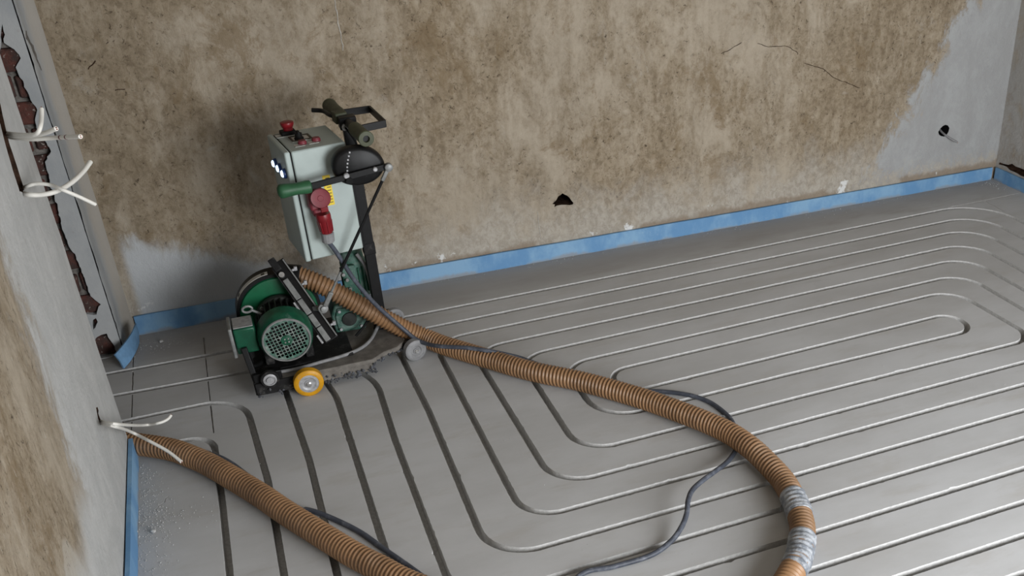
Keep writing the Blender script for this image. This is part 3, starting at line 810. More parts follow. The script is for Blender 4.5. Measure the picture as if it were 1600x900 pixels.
# fan cover: rounded shell, front with a punched grid of real square openings
b = B()
prof = [(0, 0.0645), (0.010, 0.071), (0.034, 0.0745), (0.062, 0.0755)]
b.lathe(mot(2.664), (0, 1, 0), prof, 32, False)
cover = b.build('fan_cover', M['green'], mach)
b = B()
seg = 48; ring = []
cell = 0.0096; hs = 0.0036
holes = []
for i in range(-6, 7):
    for j in range(-6, 7):
        u_, v_ = i*cell, j*cell
        if 0.017 < math.hypot(u_, v_) < 0.0545: holes.append((u_, v_))
ang = math.radians(13); ca, sa = math.cos(ang), math.sin(ang)
vv = [Vector((0.0645*math.cos(2*PI*k/seg), 0.0645*math.sin(2*PI*k/seg))) for k in range(seg)]; ff = [list(range(seg))]
for (u_, v_) in holes:
    n = len(vv); vv += [Vector((u_+a, v_+c)) for a, c in ((-hs, -hs), (hs, -hs), (hs, hs), (-hs, hs))]; ff.append([n, n+1, n+2, n+3])
vo, keep = cut(vv, ff)
b.add([Vector((MC.x+p.x*ca-p.y*sa, 2.664, MC.z+p.x*sa+p.y*ca)) for p in vo], keep)
b.build('grille', M['grille'], cover, smooth=0)
b = B(); b.lathe(mot(2.6628), (0, 1, 0), [(0.001, 0.0662), (-0.0022, 0.0642), (-0.0022, 0.0610), (0.0, 0.0598)], 40, False)
b.build('worn_rim', M['steel'], cover)
b = B(); b.lathe(mot(2.663), (0, -1, 0), [(0, 0.0155), (0.002, 0.015), (0.003, 0.001)], 20); b.build('grille_centre', M['green'], cover)
for k in range(4):
    a = PI/4+k*PI/2
    b = B(); b.lathe(mot(2.660)+Vector((math.cos(a)*0.0068, 0, math.sin(a)*0.0068)), (0, -1, 0), [(0, 0.0026), (0.0012, 0.002), (0.0014, 0.0003)], 10); b.build('rivet', M['bolt'], cover)
b = B(); b.lathe(mot(2.685), (0, 1, 0), [(0, 0.053), (0.002, 0.053)], 28); b.build('fan', M['seal'], cover)
# finned body
b = B(); b.lathe(mot(2.722), (0, 1, 0), [(0, 0.052), (0.10, 0.052)], 32); body = b.build('motor_body', M['fins'], mach)
for k in range(26):
    a = 2*PI*k/26
    b = B(); d = Vector((math.cos(a), 0, math.sin(a)))
    b.bar(mot(2.722)+d*0.059, mot(2.806)+d*0.059, 0.003, 0.018, d); b.build('fin', M['fins'], body, smooth=0)
b = B(); b.lathe(mot(2.800), (0, 1, 0), [(0, 0.068), (0.003, 0.070), (0.018, 0.070), (0.022, 0.066)], 32); b.build('end_shield', M['fins'], body)
for k in range(4):
    a = PI/4+k*PI/2
    b = B(); d = Vector((math.cos(a), 0, math.sin(a))); b.cyl(mot(2.79)+d*0.064, mot(2.80)+d*0.064, 0.006, seg=8); b.build('flange_bolt', M['steel'], body)
for s in (-1, 1):
    b = B(); b.span((MC.x+s*0.055-0.012, 2.73, 0.062), (MC.x+s*0.055+0.012, 2.80, 0.115)); b.build('motor_foot', M['black_dusty'], body, bev=0.003)
# terminal box on the left of the motor
tb = thing_box = B(); tb.span((-0.104, 2.700, 0.128), (-0.046, 2.775, 0.205)); tbo = tb.build('terminal_box', M['green'], mach, bev=0.005)
b = B(); b.span((-0.116, 2.694, 0.122), (-0.106, 2.781, 0.212)); b.build('terminal_lid', M['steel'], tbo, bev=0.003)
b = B(); b.span((-0.102, 2.704, 0.206), (-0.05, 2.772, 0.2085)); b.build('box_top', M['zinc'], tbo, bev=0.001)
b = B(); b.cyl((-0.075, 2.735, 0.130), (-0.075, 2.735, 0.098), 0.014, 0.012); b.build('cable_gland', M['seal'], tbo)
b = B(); b.tube(catmull([(-0.075, 2.735, 0.10), (-0.078, 2.73, 0.075), (-0.06, 2.74, 0.066), (-0.02, 2.80, 0.066)], 0.005), 0.0065, 10); b.build('motor_lead', M['seal'], tbo)
# eye bolt
b = B(); c = Vector((-0.055, 2.76, 0.232)); pts = [c+Vector((0.013*math.cos(a), 0, 0.009*math.sin(a))) for a in [2*PI*k/18 for k in range(19)]]; b.tube(pts, 0.0034, 8); b.cyl(c+Vector((0.010, 0, -0.004)), (-0.022, 2.765, 0.208), 0.004, seg=8); b.build('eye_bolt', M['steel'], mach)

# blade hood
HC = Vector((0.028, 0, 0.170))
def hd(y): return Vector((HC.x, y, HC.z))
b = B(); b.lathe(hd(2.838), (0, 1, 0), [(0, 0.109), (0, 0.117), (0.056, 0.117), (0.060, 0.113)], 56); hood = b.build('blade_hood', M['black'], mach)
b = B(); b.lathe(hd(2.8375), (0, -1, 0), [(0, 0.108), (0.006, 0.106), (0.007, 0.100), (0.007, 0.03)], 56); b.build('hood_face', M['green_disc'], hood)
b = B(); vs = []; fs = []
for k in range(15):
    a = math.radians(152-k*4.1)
    for yy in (2.846, 2.866):
        for rr in (0.1172, 0.1182):
            vs.append(hd(yy)+Vector((math.cos(a), 0, math.sin(a)))*rr)
for k in range(14):
    i = k*4; fs += [(i+1, i+3, i+7, i+5), (i, i+1, i+5, i+4), (i+3, i+2, i+6, i+7)]
b.add(vs, fs); tag(b.build('hood_label', M['label_white'], hood), 'grey worn label curved over the hood')
for k, a in enumerate((146, 101)):
    aa = math.radians(a); b = B(); d = Vector((math.cos(aa), 0, math.sin(aa))); b.bar(hd(2.850)+d*0.1184, hd(2.862)+d*0.1184, 0.010, 0.0006, d); b.build('label_print', M['print'], hood)
b = B(); b.cyl((0.060, 2.862, 0.272), (0.106, 2.848, 0.262), 0.031, 0.033, 28, 0.003); b.build('suction_spigot', M['black'], mach)

# slanted adjusting rail in front of the hood
ra = Vector((0.052, 2.835, 0.326)); rb_ = Vector((0.150, 2.682, 0.128)); rd = (rb_-ra).normalized()
upr = Vector((-0.03, -0.9, 0.42)); upr = (upr-rd*upr.dot(rd)).normalized(); side = rd.cross(upr).normalized()
if side.x < 0: side = -side
def rp(t, s=0, u=0): return ra.lerp(rb_, t)+side*s+upr*u
b = B(); b.bar(rp(0.0, -0.002, -0.006), rp(1.0, -0.002, -0.006), 0.040, 0.012, upr); rail = b.build('adjusting_rail', M['black'], mach, bev=0.0015)
b = B(); b.bar(rp(0.02, 0.015, 0.003), rp(0.99, 0.015, 0.003), 0.0035, 0.010, upr); b.build('rail_edge', M['steel'], rail)
b = B(); b.bar(rp(0.05, -0.0235, 0.001), rp(0.97, -0.0235, 0.001), 0.003, 0.014, upr); b.build('rail_edge', M['black_dusty'], rail)
for (t0, t1, off) in ((0.21, 0.46, 0), (0.47, 0.65, 0.002), (0.66, 0.81, 0), (0.82, 0.99, 0.003)):
    b = B(); b.bar(rp(t0, -0.012, 0.004+off), rp(t1, -0.012, 0.004+off), 0.016, 0.012, upr); b.build('rail_block', M['steel'], rail, bev=0.0015)
b = B(); b.bar(rp(-0.05, -0.012, 0.004), rp(0.10, -0.012, 0.004), 0.020, 0.016, upr); b.build('rail_head', M['black_dusty'], rail, bev=0.002)
b = B(); b.cyl(rp(0.15, -0.012, 0.0), rp(0.15, -0.012, 0.010), 0.008, seg=8); b.build('rail_bolt', M['bolt'], rail)
for t in (0.16, 0.34, 0.86):
    b = B(); c = rp(t, 0.017, -0.004); b.cyl(c, c+side*0.009, 0.004, seg=8); b.box(c+side*0.012, (0.009, 0.010, 0.012)); b.build('wing_screw', M['zinc'], rail, bev=0.0015)
for t in (0.46, 0.88):
    b = B(); b.bar(rp(t, -0.029, 0.002), rp(t+0.10, -0.029, 0.002), 0.006, 0.010, upr); b.build('rail_clip', M['zinc'], rail, bev=0.001)
for t in (0.25, 0.75):
    b = B(); b.bar(rp(t, -0.002, -0.012), rp(t, -0.002, -0.012)+Vector((0, 0.02, -0.06)), 0.012, 0.026, upr); b.build('rail_support', M['black'], rail, bev=0.002)

# drive gear box and its upright motor, behind the hose
b = B(); b.prism([(0.173, 2.845, 0.060), (0.262, 2.845, 0.058), (0.268, 2.845, 0.112), (0.248, 2.845, 0.148), (0.182, 2.845, 0.152), (0.168, 2.845, 0.120)], (0, 0.07, 0)); gb = b.build('gear_box', M['green_dusty'], mach, bev=0.006)
b = B(); b.prism([(0.181, 2.8385, 0.069), (0.256, 2.8385, 0.067), (0.258, 2.8385, 0.108), (0.243, 2.8385, 0.138), (0.187, 2.8385, 0.142), (0.178, 2.8385, 0.117)], (0, 0.008, 0)); b.build('gear_cover', M['green_dusty'], gb, bev=0.003)
b = B(); b.lathe((0.217, 2.841, 0.104), (0, -1, 0), [(0, 0.022), (0.008, 0.021), (0.009, 0.017), (0.009, 0.001)], 28); b.build('boss', M['fins'], gb)
for (x, z) in ((0.188, 0.076), (0.248, 0.075), (0.192, 0.134), (0.240, 0.131)):
    b = B(); b.cyl((x, 2.840, z), (x, 2.833, z), 0.0045, seg=8); b.build('cover_bolt', M['zinc'], gb)
b = B(); b.lathe((0.262, 2.915, 0.14), (0, 0, 1), [(0, 0.034), (0.004, 0.038), (0.115, 0.038), (0.122, 0.034), (0.150, 0.032), (0.156, 0.024)], 28); dm = b.build('drive_motor', M['green_dusty'], mach)
for k in range(9):
    a = math.radians(200+k*20); b = B(); d = Vector((math.cos(a), math.sin(a), 0)); b.bar(Vector((0.262, 2.915, 0.16))+d*0.040, Vector((0.262, 2.915, 0.245))+d*0.040, 0.003, 0.008, d); b.build('fin', M['green'], dm, smooth=0)
for (px_, py_) in ((536, 428), (542, 436), (547, 450), (563, 462)):
    p = PY(px_, py_, 2.862); b = B(); b.cyl(p, p+Vector((0, -0.010, 0)), 0.005, seg=8); b.build('terminal_screw', M['bolt'], dm)
b = B(); b.span((0.222, 2.862, 0.155), (0.262, 2.876, 0.26)); b.build('terminal_plate', M['green_dusty'], dm, bev=0.003)
b = B(); b.tube(catmull([PY(557, 397, 2.87), PY(566, 408, 2.86), PY(572, 419, 2.852), PY(578, 440, 2.85), PY(584, 470, 2.85)], 0.006), 0.0055, 10); b.build('motor_lead', M['grey_rubber'], dm)
b = B(); b.span((0.318, 2.905, 0.11), (0.326, 2.935, 0.20)); b.build('rear_guard', M['green_dusty'], mach, bev=0.002)

# post, handle bar and its bracket
PXp, PYp = 0.3075, 2.84
b = B(); b.span((PXp-0.015, PYp-0.015, 0.05), (PXp+0.015, PYp+0.015, 0.685)); post = b.build('post', M['black'], mach, bev=0.002)
b = B(); b.span((PXp-0.017, PYp-0.017, 0.30), (PXp+0.017, PYp+0.017, 0.335)); b.build('post_sleeve', M['black_dusty'], post, bev=0.002)
b = B(); b.span((0.20, 2.80, 0.342), (0.295, 2.88, 0.352)); b.span((0.278, 2.80, 0.335), (0.294, 2.85, 0.60)); b.build('cabinet_bracket', M['black'], mach, bev=0.002)
b = B(); b.prism([(0.28, PYp-0.015, 0.055), (0.345, PYp-0.015, 0.055), (PXp+0.012, PYp-0.015, 0.13), (PXp-0.012, PYp-0.015, 0.13)], (0, 0.012, 0)); b.build('post_foot', M['black_dusty'], mach, bev=0.0015)
h0 = FZ(516, 166, 0.692); h1 = FZ(571, 216, 0.688)
b = B(); b.cyl(h0, h1, 0.0125, seg=20); bar = b.build('handle_bar', M['black'], mach)
hdv = (h1-h0).normalized()
L_ = (h1-h0).length
def grip(p, d, r, Lg, mat, parent, name='grip'):
    b = B(); b.lathe(p, d, [(0, r*0.75), (0.003, r*0.98), (Lg*0.25, r*1.05), (Lg*0.5, r), (Lg*0.75, r*1.04), (Lg-0.006, r*1.10), (Lg-0.002, r*1.14), (Lg, r*1.05), (Lg+0.0005, r*0.5), (Lg-0.010, r*0.45)], 24, True)
    return b.build(name, mat, parent)
grip(h1-hdv*0.10, hdv, 0.0185, 0.108, M['grip_olive'], bar)
grip(h0+hdv*0.11, -hdv, 0.0185, 0.118, M['grip_olive'], bar)
b = B(); b.box((PXp, PYp, 0.688), (0.046, 0.036, 0.034)); b.build('bar_clamp', M['black'], bar, bev=0.003)
lv = FZ(486, 172, 0.70)
b = B(); b.tube(catmull([h0+hdv*0.135+Vector((-0.012, 0, 0.004)), h0+hdv*0.110+Vector((-0.028, 0, 0.006)), (h0+hdv*0.075+lv)/2+Vector((-0.004, 0, 0.002)), lv], 0.004), 0.0062, 10); b.build('brake_lever', M['black'], bar)
b = B(); b.box(h0+hdv*0.135+Vector((-0.010, 0, 0.006)), (0.034, 0.040, 0.030), Matrix.Rotation(0.15, 3, 'Z')); b.build('lever_clamp', M['grip_olive'], bar, bev=0.003)
b = B(); c = h0+hdv*0.165+Vector((-0.012, 0, -0.002)); b.cyl(c, c+Vector((0.004, -0.022, -0.010)), 0.0095, seg=18); b.build('cable_nipple', M['bolt'], bar)
b = B(); b.tube(catmull([c+Vector((0.004, -0.022, -0.010)), c+Vector((0.012, -0.042, -0.024)), c+Vector((0.022, -0.052, -0.05)), Vector((PXp-0.004, PYp-0.02, 0.60))], 0.004), 0.003, 8); b.build('brake_cable', M['seal'], bar)
bk = [FZ(533, 177, 0.69), FZ(578, 170.5, 0.69), FZ(602, 193, 0.69), FZ(560, 202, 0.69)]
b = B()
for i in range(3): b.bar(bk[i], bk[i+1], 0.006, 0.020)
b.build('lifting_bracket', M['black'], mach, bev=0.001)

# control cabinet (stands slightly turned on the post)
CR = Matrix.Rotation(math.radians(8.0), 3, 'Z'); CO = Vector((0.1405, 2.716, 0))
def cb(x, y, z): return CO + CR @ Vector((x, y, z))
CW, CD, CZ0, CZ1 = 0.143, 0.186, 0.360, 0.666
def cbox(bb, x0, y0, z0, x1, y1, z1): bb.box(cb((x0+x1)/2, (y0+y1)/2, (z0+z1)/2), (x1-x0, y1-y0, z1-z0), CR); return bb
cab = cbox(B(), 0.0, 0, CZ0, CW, CD, CZ1).build('cabinet', M['cabinet'], mach, bev=0.004)
cbox(B(), -0.0035, 0.003, CZ0+0.003, 0.001, CD-0.003, CZ1-0.003).build('door_seal', M['seal'], cab)
door = cbox(B(), -0.0185, -0.001, CZ0-0.002, -0.0035, CD+0.001, CZ1+0.001).build('cabinet_door', M['cabinet'], mach, bev=0.004)
for yv in (0.029, 0.079, 0.127):
    p = cb(-0.0185, yv, 0.604)
    ax = CR @ Vector((-1, 0, 0))
    b = B(); b.lathe(p, ax, [(0, 0.0135), (0.006, 0.0135), (0.008, 0.0105)], 20); rim = b.build('pilot_lamp', M['lamp_rim'], door)
    b = B(); b.lathe(p+ax*0.0075, ax, [(0, 0.0095), (0.003, 0.0090), (0.005, 0.0065), (0.0058, 0.001)], 20); b.build('lamp_lens', M['lamp'], rim)
# controls on the cabinet top
Z1 = CZ1
p = cb(0.030, 0.150, Z1)
es = cbox(B(), -0.002, 0.140, Z1, 0.066, 0.170, Z1+0.0015).build('stop_plate', M['label_white'], cab)
b = B(); b.box(cb(0.032, 0.155, Z1+0.007), (0.040, 0.032, 0.012), CR); b.build('stop_base', M['seal'], es, bev=0.003)
b = B(); b.lathe(cb(0.034, 0.154, Z1+0.012), (0, 0, 1), [(0, 0.0125), (0.008, 0.0130), (0.010, 0.0150), (0.019, 0.0182), (0.023, 0.0175), (0.025, 0.012), (0.025, 0.001)], 28); b.build('stop_button', M['red'], es)
for (u0_, u1_) in ((0.140, 0.144), (0.166, 0.170)):
    cbox(B(), -0.002, u0_, Z1+0.0014, 0.066, u1_, Z1+0.0022).build('plate_edge', M['print'], es)
rs = cbox(B(), 0.024, 0.078, Z1, 0.078, 0.126, Z1+0.0016).build('switch_plate', M['label_white'], cab)
for a in ((0.024, 0.078, 0.078, 0.083), (0.024, 0.121, 0.078, 0.126), (0.024, 0.083, 0.029, 0.121), (0.073, 0.083, 0.078, 0.121)):
    cbox(B(), a[0], a[1], Z1+0.0014, a[2], a[3], Z1+0.0035).build('plate_frame', M['print'], rs)
b = B(); b.lathe(cb(0.046, 0.094, Z1), (0, 0, 1), [(0, 0.0125), (0.006, 0.0125), (0.008, 0.0095), (0.018, 0.009), (0.0195, 0.006), (0.0195, 0.001)], 20); b.box(cb(0.046, 0.094, Z1+0.020), (0.006, 0.020, 0.006), CR); b.build('switch_knob', M['seal'], rs)
for (x0_, y0_) in ((0.026, 0.040), (0.064, 0.044)):
    lp_ = cbox(B(), x0_-0.006, y0_-0.008, Z1, x0_+0.020, y0_+0.012, Z1+0.0012).build('button_label', M['label_white'], cab)
    cbox(B(), x0_-0.006, y0_-0.008, Z1+0.0011, x0_+0.020, y0_-0.005, Z1+0.0018).build('label_line', M['print'], lp_)
    b = B(); b.lathe(cb(x0_+0.017, y0_+0.010, Z1), (0, 0, 1), [(0, 0.0115), (0.006, 0.0115), (0.008, 0.0100), (0.010, 0.0095), (0.010, 0.001)], 20); b.build('push_button', M['red_dull'], lp_)
# sticker on the near face
sp = PY(514, 298, 2.722)
sy = (CR.transposed() @ (sp-CO)).x
st = B(); st.box(cb(sy, -0.0006, sp.z), (0.020, 0.0012, 0.084), CR); sto = st.build('warning_sticker', M['label_yellow'], cab)
for k in range(9):
    b = B(); b.box(cb(sy+0.002, -0.0013, sp.z-0.034+k*0.0085), (0.010, 0.0004, 0.002), CR); b.build('sticker_print', M['print'], sto)
# red power inlet
b = B(); b.box(cb(0.034, -0.018, 0.540), (0.040, 0.036, 0.062), CR); b.box(cb(0.037, -0.018, 0.503), (0.034, 0.034, 0.026), CR); inl = b.build('power_inlet', M['red_dull'], cab, bev=0.006)
capc = PY(501, 310, 2.672)
b = B(); b.lathe(capc+Vector((0, 0.004, 0)), (-0.06, -1, 0.22), [(0, 0.0235), (0.001, 0.0262), (0.010, 0.0262), (0.0125, 0.0245), (0.0115, 0.0190), (0.0115, 0.008), (0.0125, 0.007), (0.0125, 0.001)], 36); b.build('inlet_cap', M['red_dull'], inl)
b = B(); b.box(capc+Vector((0.004, -0.002, -0.030)), (0.020, 0.012, 0.014)); b.build('cap_hinge', M['red'], inl, bev=0.002)

# lift lever with drum, rod and grip
dc = PY(557, 258, 2.69)
b = B(); b.lathe(dc+Vector((0, 0.026, 0)), (0, -1, 0), [(0, 0.050), (0.004, 0.060), (0.016, 0.064), (0.034, 0.064), (0.042, 0.060), (0.046, 0.052), (0.046, 0.001)], 44)
for i, v in enumerate(b.v): b.v[i] = Vector((v.x+(0.008 if v.x > dc.x else 0.0), v.y, dc.z+(v.z-dc.z)*0.82-0.10*(v.x-dc.x)*(1 if v.z > dc.z else 0)))
dr = b.build('lever_drum', M['black'], mach)
for k in range(9):
    a = math.radians(196-k*13); d = Vector((math.cos(a)*0.40, 0, 0)); c = dc+Vector((-0.014-0.014*math.sin(k/8*PI*0.7), -0.0198, 0.043-k*0.0095))
    b = B(); b.box(c, (0.004, 0.003, 0.0042)); b.build('notch_pin', M['zinc'], dr)
b = B(); b.span((dc.x+0.012, 2.69, 0.565), (PXp+0.004, PYp-0.01, 0.60)); b.build('drum_shaft', M['black'], dr, bev=0.002)
l0 = PY(484, 291.5, 2.662); l1 = PY(607, 259.5, 2.662)
b = B(); b.bar(l0, l1, 0.008, 0.017); lev = b.build('lift_lever', M['black'], mach, bev=0.0015)
gdir = (PY(433, 300, 2.655)-l0).normalized()
b = B()
gl = (PY(433, 300, 2.655)-l0).length
b.lathe(l0-gdir*0.004, gdir, [(0, 0.012), (0.003, 0.0165), (0.012, 0.0175), (gl*0.45, 0.0155), (gl*0.7, 0.0170), (gl*0.9, 0.0190), (gl-0.002, 0.0170), (gl+0.003, 0.010), (gl+0.004, 0.001)], 24)
b.build('grip', M['grip_green'], lev)
for (px_, py_, r_) in ((585.5, 263.5, 0.0062), (541, 274, 0.0075)):
    p = PY(px_, py_, 2.662); b = B(); b.lathe(p, (0, -1, 0), [(0, r_), (0.008, r_), (0.010, r_*0.7), (0.010, 0.0005)], 14); b.build('lever_bolt', M['zinc'], lev)
b = B(); p = PY(545, 281, 2.66); b.cyl(p+Vector((0, 0.01, 0)), p+Vector((0, -0.012, 0)), 0.0085, seg=16); b.build('lever_stop', M['seal'], lev)
ja = PY(607, 261, 2.655); jb = PY(505, 484, 2.705)
b = B(); b.lathe(ja+Vector((0, 0.006, 0)), (0, -1, 0), [(0, 0.0105), (0.013, 0.0105), (0.015, 0.008), (0.015, 0.0005)], 16); b.build('rod_joint', M['steel'], lev)
b = B(); b.cyl(ja.lerp(jb, 0.08), ja.lerp(jb, 0.72), 0.0042, seg=10); rod = b.build('lift_rod', M['black'], mach)
b = B(); b.cyl(ja.lerp(jb, 0.72), ja.lerp(jb, 0.90), 0.0036, seg=10); b.build('rod_end', M['steel'], rod)
b = B(); b.bar(ja, ja.lerp(jb, 0.09), 0.010, 0.010, (0, 1, 0)); b.build('clevis', M['steel'], rod, bev=0.002)
b = B(); b.bar(ja.lerp(jb, 0.87), ja.lerp(jb, 0.97), 0.013, 0.011, (0, 1, 0)); b.build('clevis', M['steel'], rod, bev=0.002)
b = B(); b.lathe(jb+Vector((0, 0.012, 0)), (0.1, -1, 0.2), [(0, 0.0135), (0.010, 0.0135), (0.012, 0.008), (0.018, 0.0075), (0.019, 0.001)], 18); b.bar(jb+Vector((0, 0.01, 0)), rp(0.62, 0.008), 0.012, 0.012); b.build('rod_pivot', M['steel'], rod)
# lead lying along the plate
pts = [FZ(q[0], q[1], 0.060) for q in ((432, 582), (465, 576), (500, 566), (535, 556), (562, 545), (578, 532))] + [PY(588, 515, 2.81), PY(596, 497, 2.80)]
b = B(); b.tube(catmull(pts, 0.006), 0.0052, 10); b.build('plate_lead', M['grey_rubber'], mach)
b = B(); b.tube(catmull([PY(556, 525, 2.80), PY(570, 508, 2.805), PY(580, 492, 2.81)], 0.006), 0.004, 8); b.build('plate_lead', M['seal'], mach)
b = B(); b.span((0.155, 2.735, 0.055), (0.192, 2.750, 0.0615)); b.build('plate_slot', M['steel'], mach, bev=0.003)

# ------------------------------------------------------------------ suction hose
hp = [Vector((0.100, 2.850, 0.264)), PY(500, 444, 2.825), PY(540, 465, 2.803), PY(580, 487, 2.783), PY(610, 503, 2.772), PY(636, 516, 2.762), PY(665, 528, 2.742)]
HZ = 0.0300
for q in ((692, 539), (728, 550), (767.7, 562), (831, 580), (906, 595.5), (981.6, 616), (1045, 637), (1125, 669), (1171, 698), (1203, 728), (1225, 753), (1241, 782), (1251, 810), (1254, 833), (1249, 867), (1238, 893)):
    hp.append(FZ(q[0], q[1], HZ+{1125: 0.009, 1171: 0.012, 1045: 0.004, 1203: 0.005}.get(q[0], 0.0)))
NEAR = len(hp)
hp += [Vector((0.80, 1.33, HZ)), Vector((0.66, 1.25, HZ)), Vector((0.50, 1.26, HZ)), Vector((0.36, 1.40, HZ)), Vector((0.26, 1.57, HZ))]
for q in ((640, 912), (593.6, 888), (551.7, 866), (498, 833), (447, 801), (406, 773), (360, 745), (327, 726), (300, 714), (263, 701.5), (193, 691), (150, 686)):
    hp.append(FZ(q[0], q[1], HZ))
hp.append(Vector((-0.80, 2.66, HZ)))
PITCHH = 0.0112; SUB = 6
cl = catmull(hp, PITCHH/SUB)
RH = 0.0272
def hr(i, a):
    ph = 2*PI*i/SUB - a
    return RH + 0.0022*math.cos(ph)
b = B(); b.tube(cl, hr, 22)
hose = thing('suction_hose', 'long brown corrugated suction hose winding over the floor from the machine to the doorway', 'hose', (cl[0].x, cl[0].y, 0))
b.build('hose_tube', M['hose'], hose, smooth=70)
def nearest(p): return min(range(len(cl)), key=lambda i: (cl[i]-p).length)
for (qa, qb, nm) in (((1237, 774), (1250, 806), 0), ((1253, 838), (1239, 890), 1)):
    i0 = nearest(FZ(*qa, HZ)); i1 = nearest(FZ(*qb, HZ))
    b = B(); seg = cl[i0:i1+1]
    b.tube(seg, lambda i, a: RH+0.0030+0.0010*math.cos(2*PI*i/SUB*0.8-a)+0.0016*mnoise.noise(Vector((i*0.25, math.cos(a)*2, math.sin(a)*2+nm*5))) - (0.004 if i in (0, len(seg)-1) else 0), 28)
    tp_ = b.build('tape_wrap', M['tape'], hose, smooth=70)
    for e in ((seg[0], 1), (seg[-1], 2)):
        if random.random() < 0.8:
            b = B(); d = Vector((-0.9, -0.2, 0)).normalized()
            c = e[0]+d*(RH+0.002)
            b.tube(catmull([c+Vector((0.006, 0, -0.002)), c+d*0.008+Vector((0, -0.006, -0.012)), c+d*0.012+Vector((-0.002, -0.016, -0.018))], 0.003), 0.0012, 5); b.build('tape_thread', M['tape'], tp_)
# ------------------------------------------------------------------ power cable
CZ = 0.0068
def beside(px_, py_, off=0.0375):
    i = nearest(FZ(px_, py_, HZ)); t = (cl[i+3]-cl[i-3]); t.z = 0; t.normalize()
    n_ = Vector((-t.y, t.x, 0))
    if n_.y < 0: n_ = -n_
    p = cl[i]+n_*off; p.z = CZ; return p
cp = [PY(514, 379, 2.683), PY(524, 392, 2.690), PY(537, 412, 2.700), PY(552, 435, 2.708), PY(570, 457.5, 2.714), PY(588, 477, 2.720), PY(604.5, 492, 2.724), PY(630, 514, 2.722), PY(650, 530, 2.706)]
for item in ((670, 538, 0.056), (692.6, 541.5, 0.064), (730, 543.5, 0.067), (767, 549, 0.058), (805, 557, 0.030), (826, 564, 0.014), (843, 571, CZ), 'h831', 'h906', 'h981', (1017, 611, CZ), (1070, 616, CZ), (1107, 627.5, CZ), (1135, 647.5, CZ), (1147, 664, CZ), (1153, 682, CZ), (1151, 700, 0.010), (1138, 720, 0.022), (1118, 736, 0.034), (1095, 753, 0.042), (1081, 767, 0.042), (1075, 783, 0.040), (1073, 802, 0.034), (1065, 823, 0.026), (1048, 846, 0.014), (1016, 868, CZ), (960, 885, CZ), (905, 900, CZ)):
    if isinstance(item, str): cp.append(beside(*{'h831': (850, 584), 'h906': (906, 595.5), 'h981': (981.6, 616)}[item]))
    else: cp.append(FZ(*item))
cp += [Vector((0.40, 1.50, CZ)), Vector((0.30, 1.45, CZ)), Vector((0.235, 1.56, CZ)), FZ(680, 920, CZ)]
for q in ((655, 897), (600, 858), (560, 830), (510, 806), (478, 796)):
    cp.append(FZ(q[0], q[1], CZ))
for q, of_ in (((447, 801), 0.0375), ((406, 773), 0.0375), ((360, 745), 0.044), ((327, 726), 0.052), ((300, 714), 0.052), ((263, 701.5), 0.046), ((193, 691), 0.038)): cp.append(beside(*q, of_))
cp.append(Vector((-0.80, 2.72, CZ)))
cc = catmull(cp, 0.006)
pc = thing('power_cable', 'dark grey power cable with red plug, crossing over the hose and along the floor', 'cable', (cp[0].x, cp[0].y, 0))
b = B(); b.tube(cc, 0.0062, 10); b.build('cable_sheath', M['cable_grey'], pc)
pa = PY(504, 333, 2.678); pb = PY(511, 363, 2.680); pe = PY(513.5, 378.5, 2.681)
b = B(); d = pb-pa; b.lathe(pa, d, [(0, 0.0185), (0.006, 0.0200), (d.length*0.35, 0.0195), (d.length*0.42, 0.0182), (d.length*0.85, 0.0160), (d.length, 0.0150)], 18); pg = b.build('plug', M['red'], pc, smooth=25)
for k in range(6):
    a = 2*PI*k/6; z = d.normalized(); x = z.orthogonal().normalized(); y = z.cross(x); n_ = x*math.cos(a)+y*math.sin(a)
    b = B(); b.bar(pa+d*0.35+n_*0.0185, pa+d*0.95+n_*0.0160, 0.004, 0.004, n_); b.build('plug_rib', M['red'], pg, bev=0.001)
b = B(); b.lathe(pb, pe-pb, [(0, 0.0150), (0.002, 0.0175), ((pe-pb).length-0.003, 0.0165), ((pe-pb).length, 0.013)], 14); b.build('gland_nut', M['grey_rubber'], pg, smooth=20)

# ------------------------------------------------------------------ pale cables out of the walls
def wire(label, pts, r=0.0045, group='loose cable ends in the left wall', mark=None, mat='cable_white'):
    P = catmull(pts, 0.005)
    root = thing('cable_end', label, 'cable', (P[0].x, P[0].y, P[0].z), group)
    o0 = Vector(root.location)
    b = B(); b.tube(P, r, 10); b.build('sheath', M[mat], root)
    d = (P[-1]-P[-2]).normalized()
    for k in (-1, 1):
        b = B(); b.cyl(P[-1]-d*0.001+Vector((0, 0, k*r*0.4)), P[-1]+d*0.003+Vector((0, 0, k*r*0.4)), r*0.22, seg=6); b.build('core', M['copper'], root)
    if mark:
        for t in mark:
            i = int(t*(len(P)-2)); b = B(); b.cyl(P[i]-d*0.002, P[i]+d*0.002, r*1.08, seg=10); b.build('marking', M['mark_red'], root)
    return root
def wx(px, py, off): return PX(px, py, XL+off)
wire('pale cable end with two dark red marks, straight out of the upper wall chase', [wx(4, 210, -0.02), wx(16, 214.5, 0.004), wx(50, 217.5, 0.05), wx(90, 215, 0.10), wx(126, 213.5, 0.15)], 0.0042, mark=(0.74, 0.82))
wire('shorter pale cable end bending upward beside the red marked one', [wx(4, 208, -0.02), wx(14, 211, 0.004), wx(45, 212.5, 0.05), wx(70, 208, 0.085), wx(88, 201, 0.11)], 0.0045)
wire('thin pale cable hooking upward in front of the exposed bricks', [wx(3, 205, -0.02), wx(14, 208.5, 0.003), wx(40, 211, 0.05), wx(57, 209, 0.075), wx(63, 198, 0.085), wx(65, 182, 0.088), wx(65, 168, 0.09)], 0.0040)
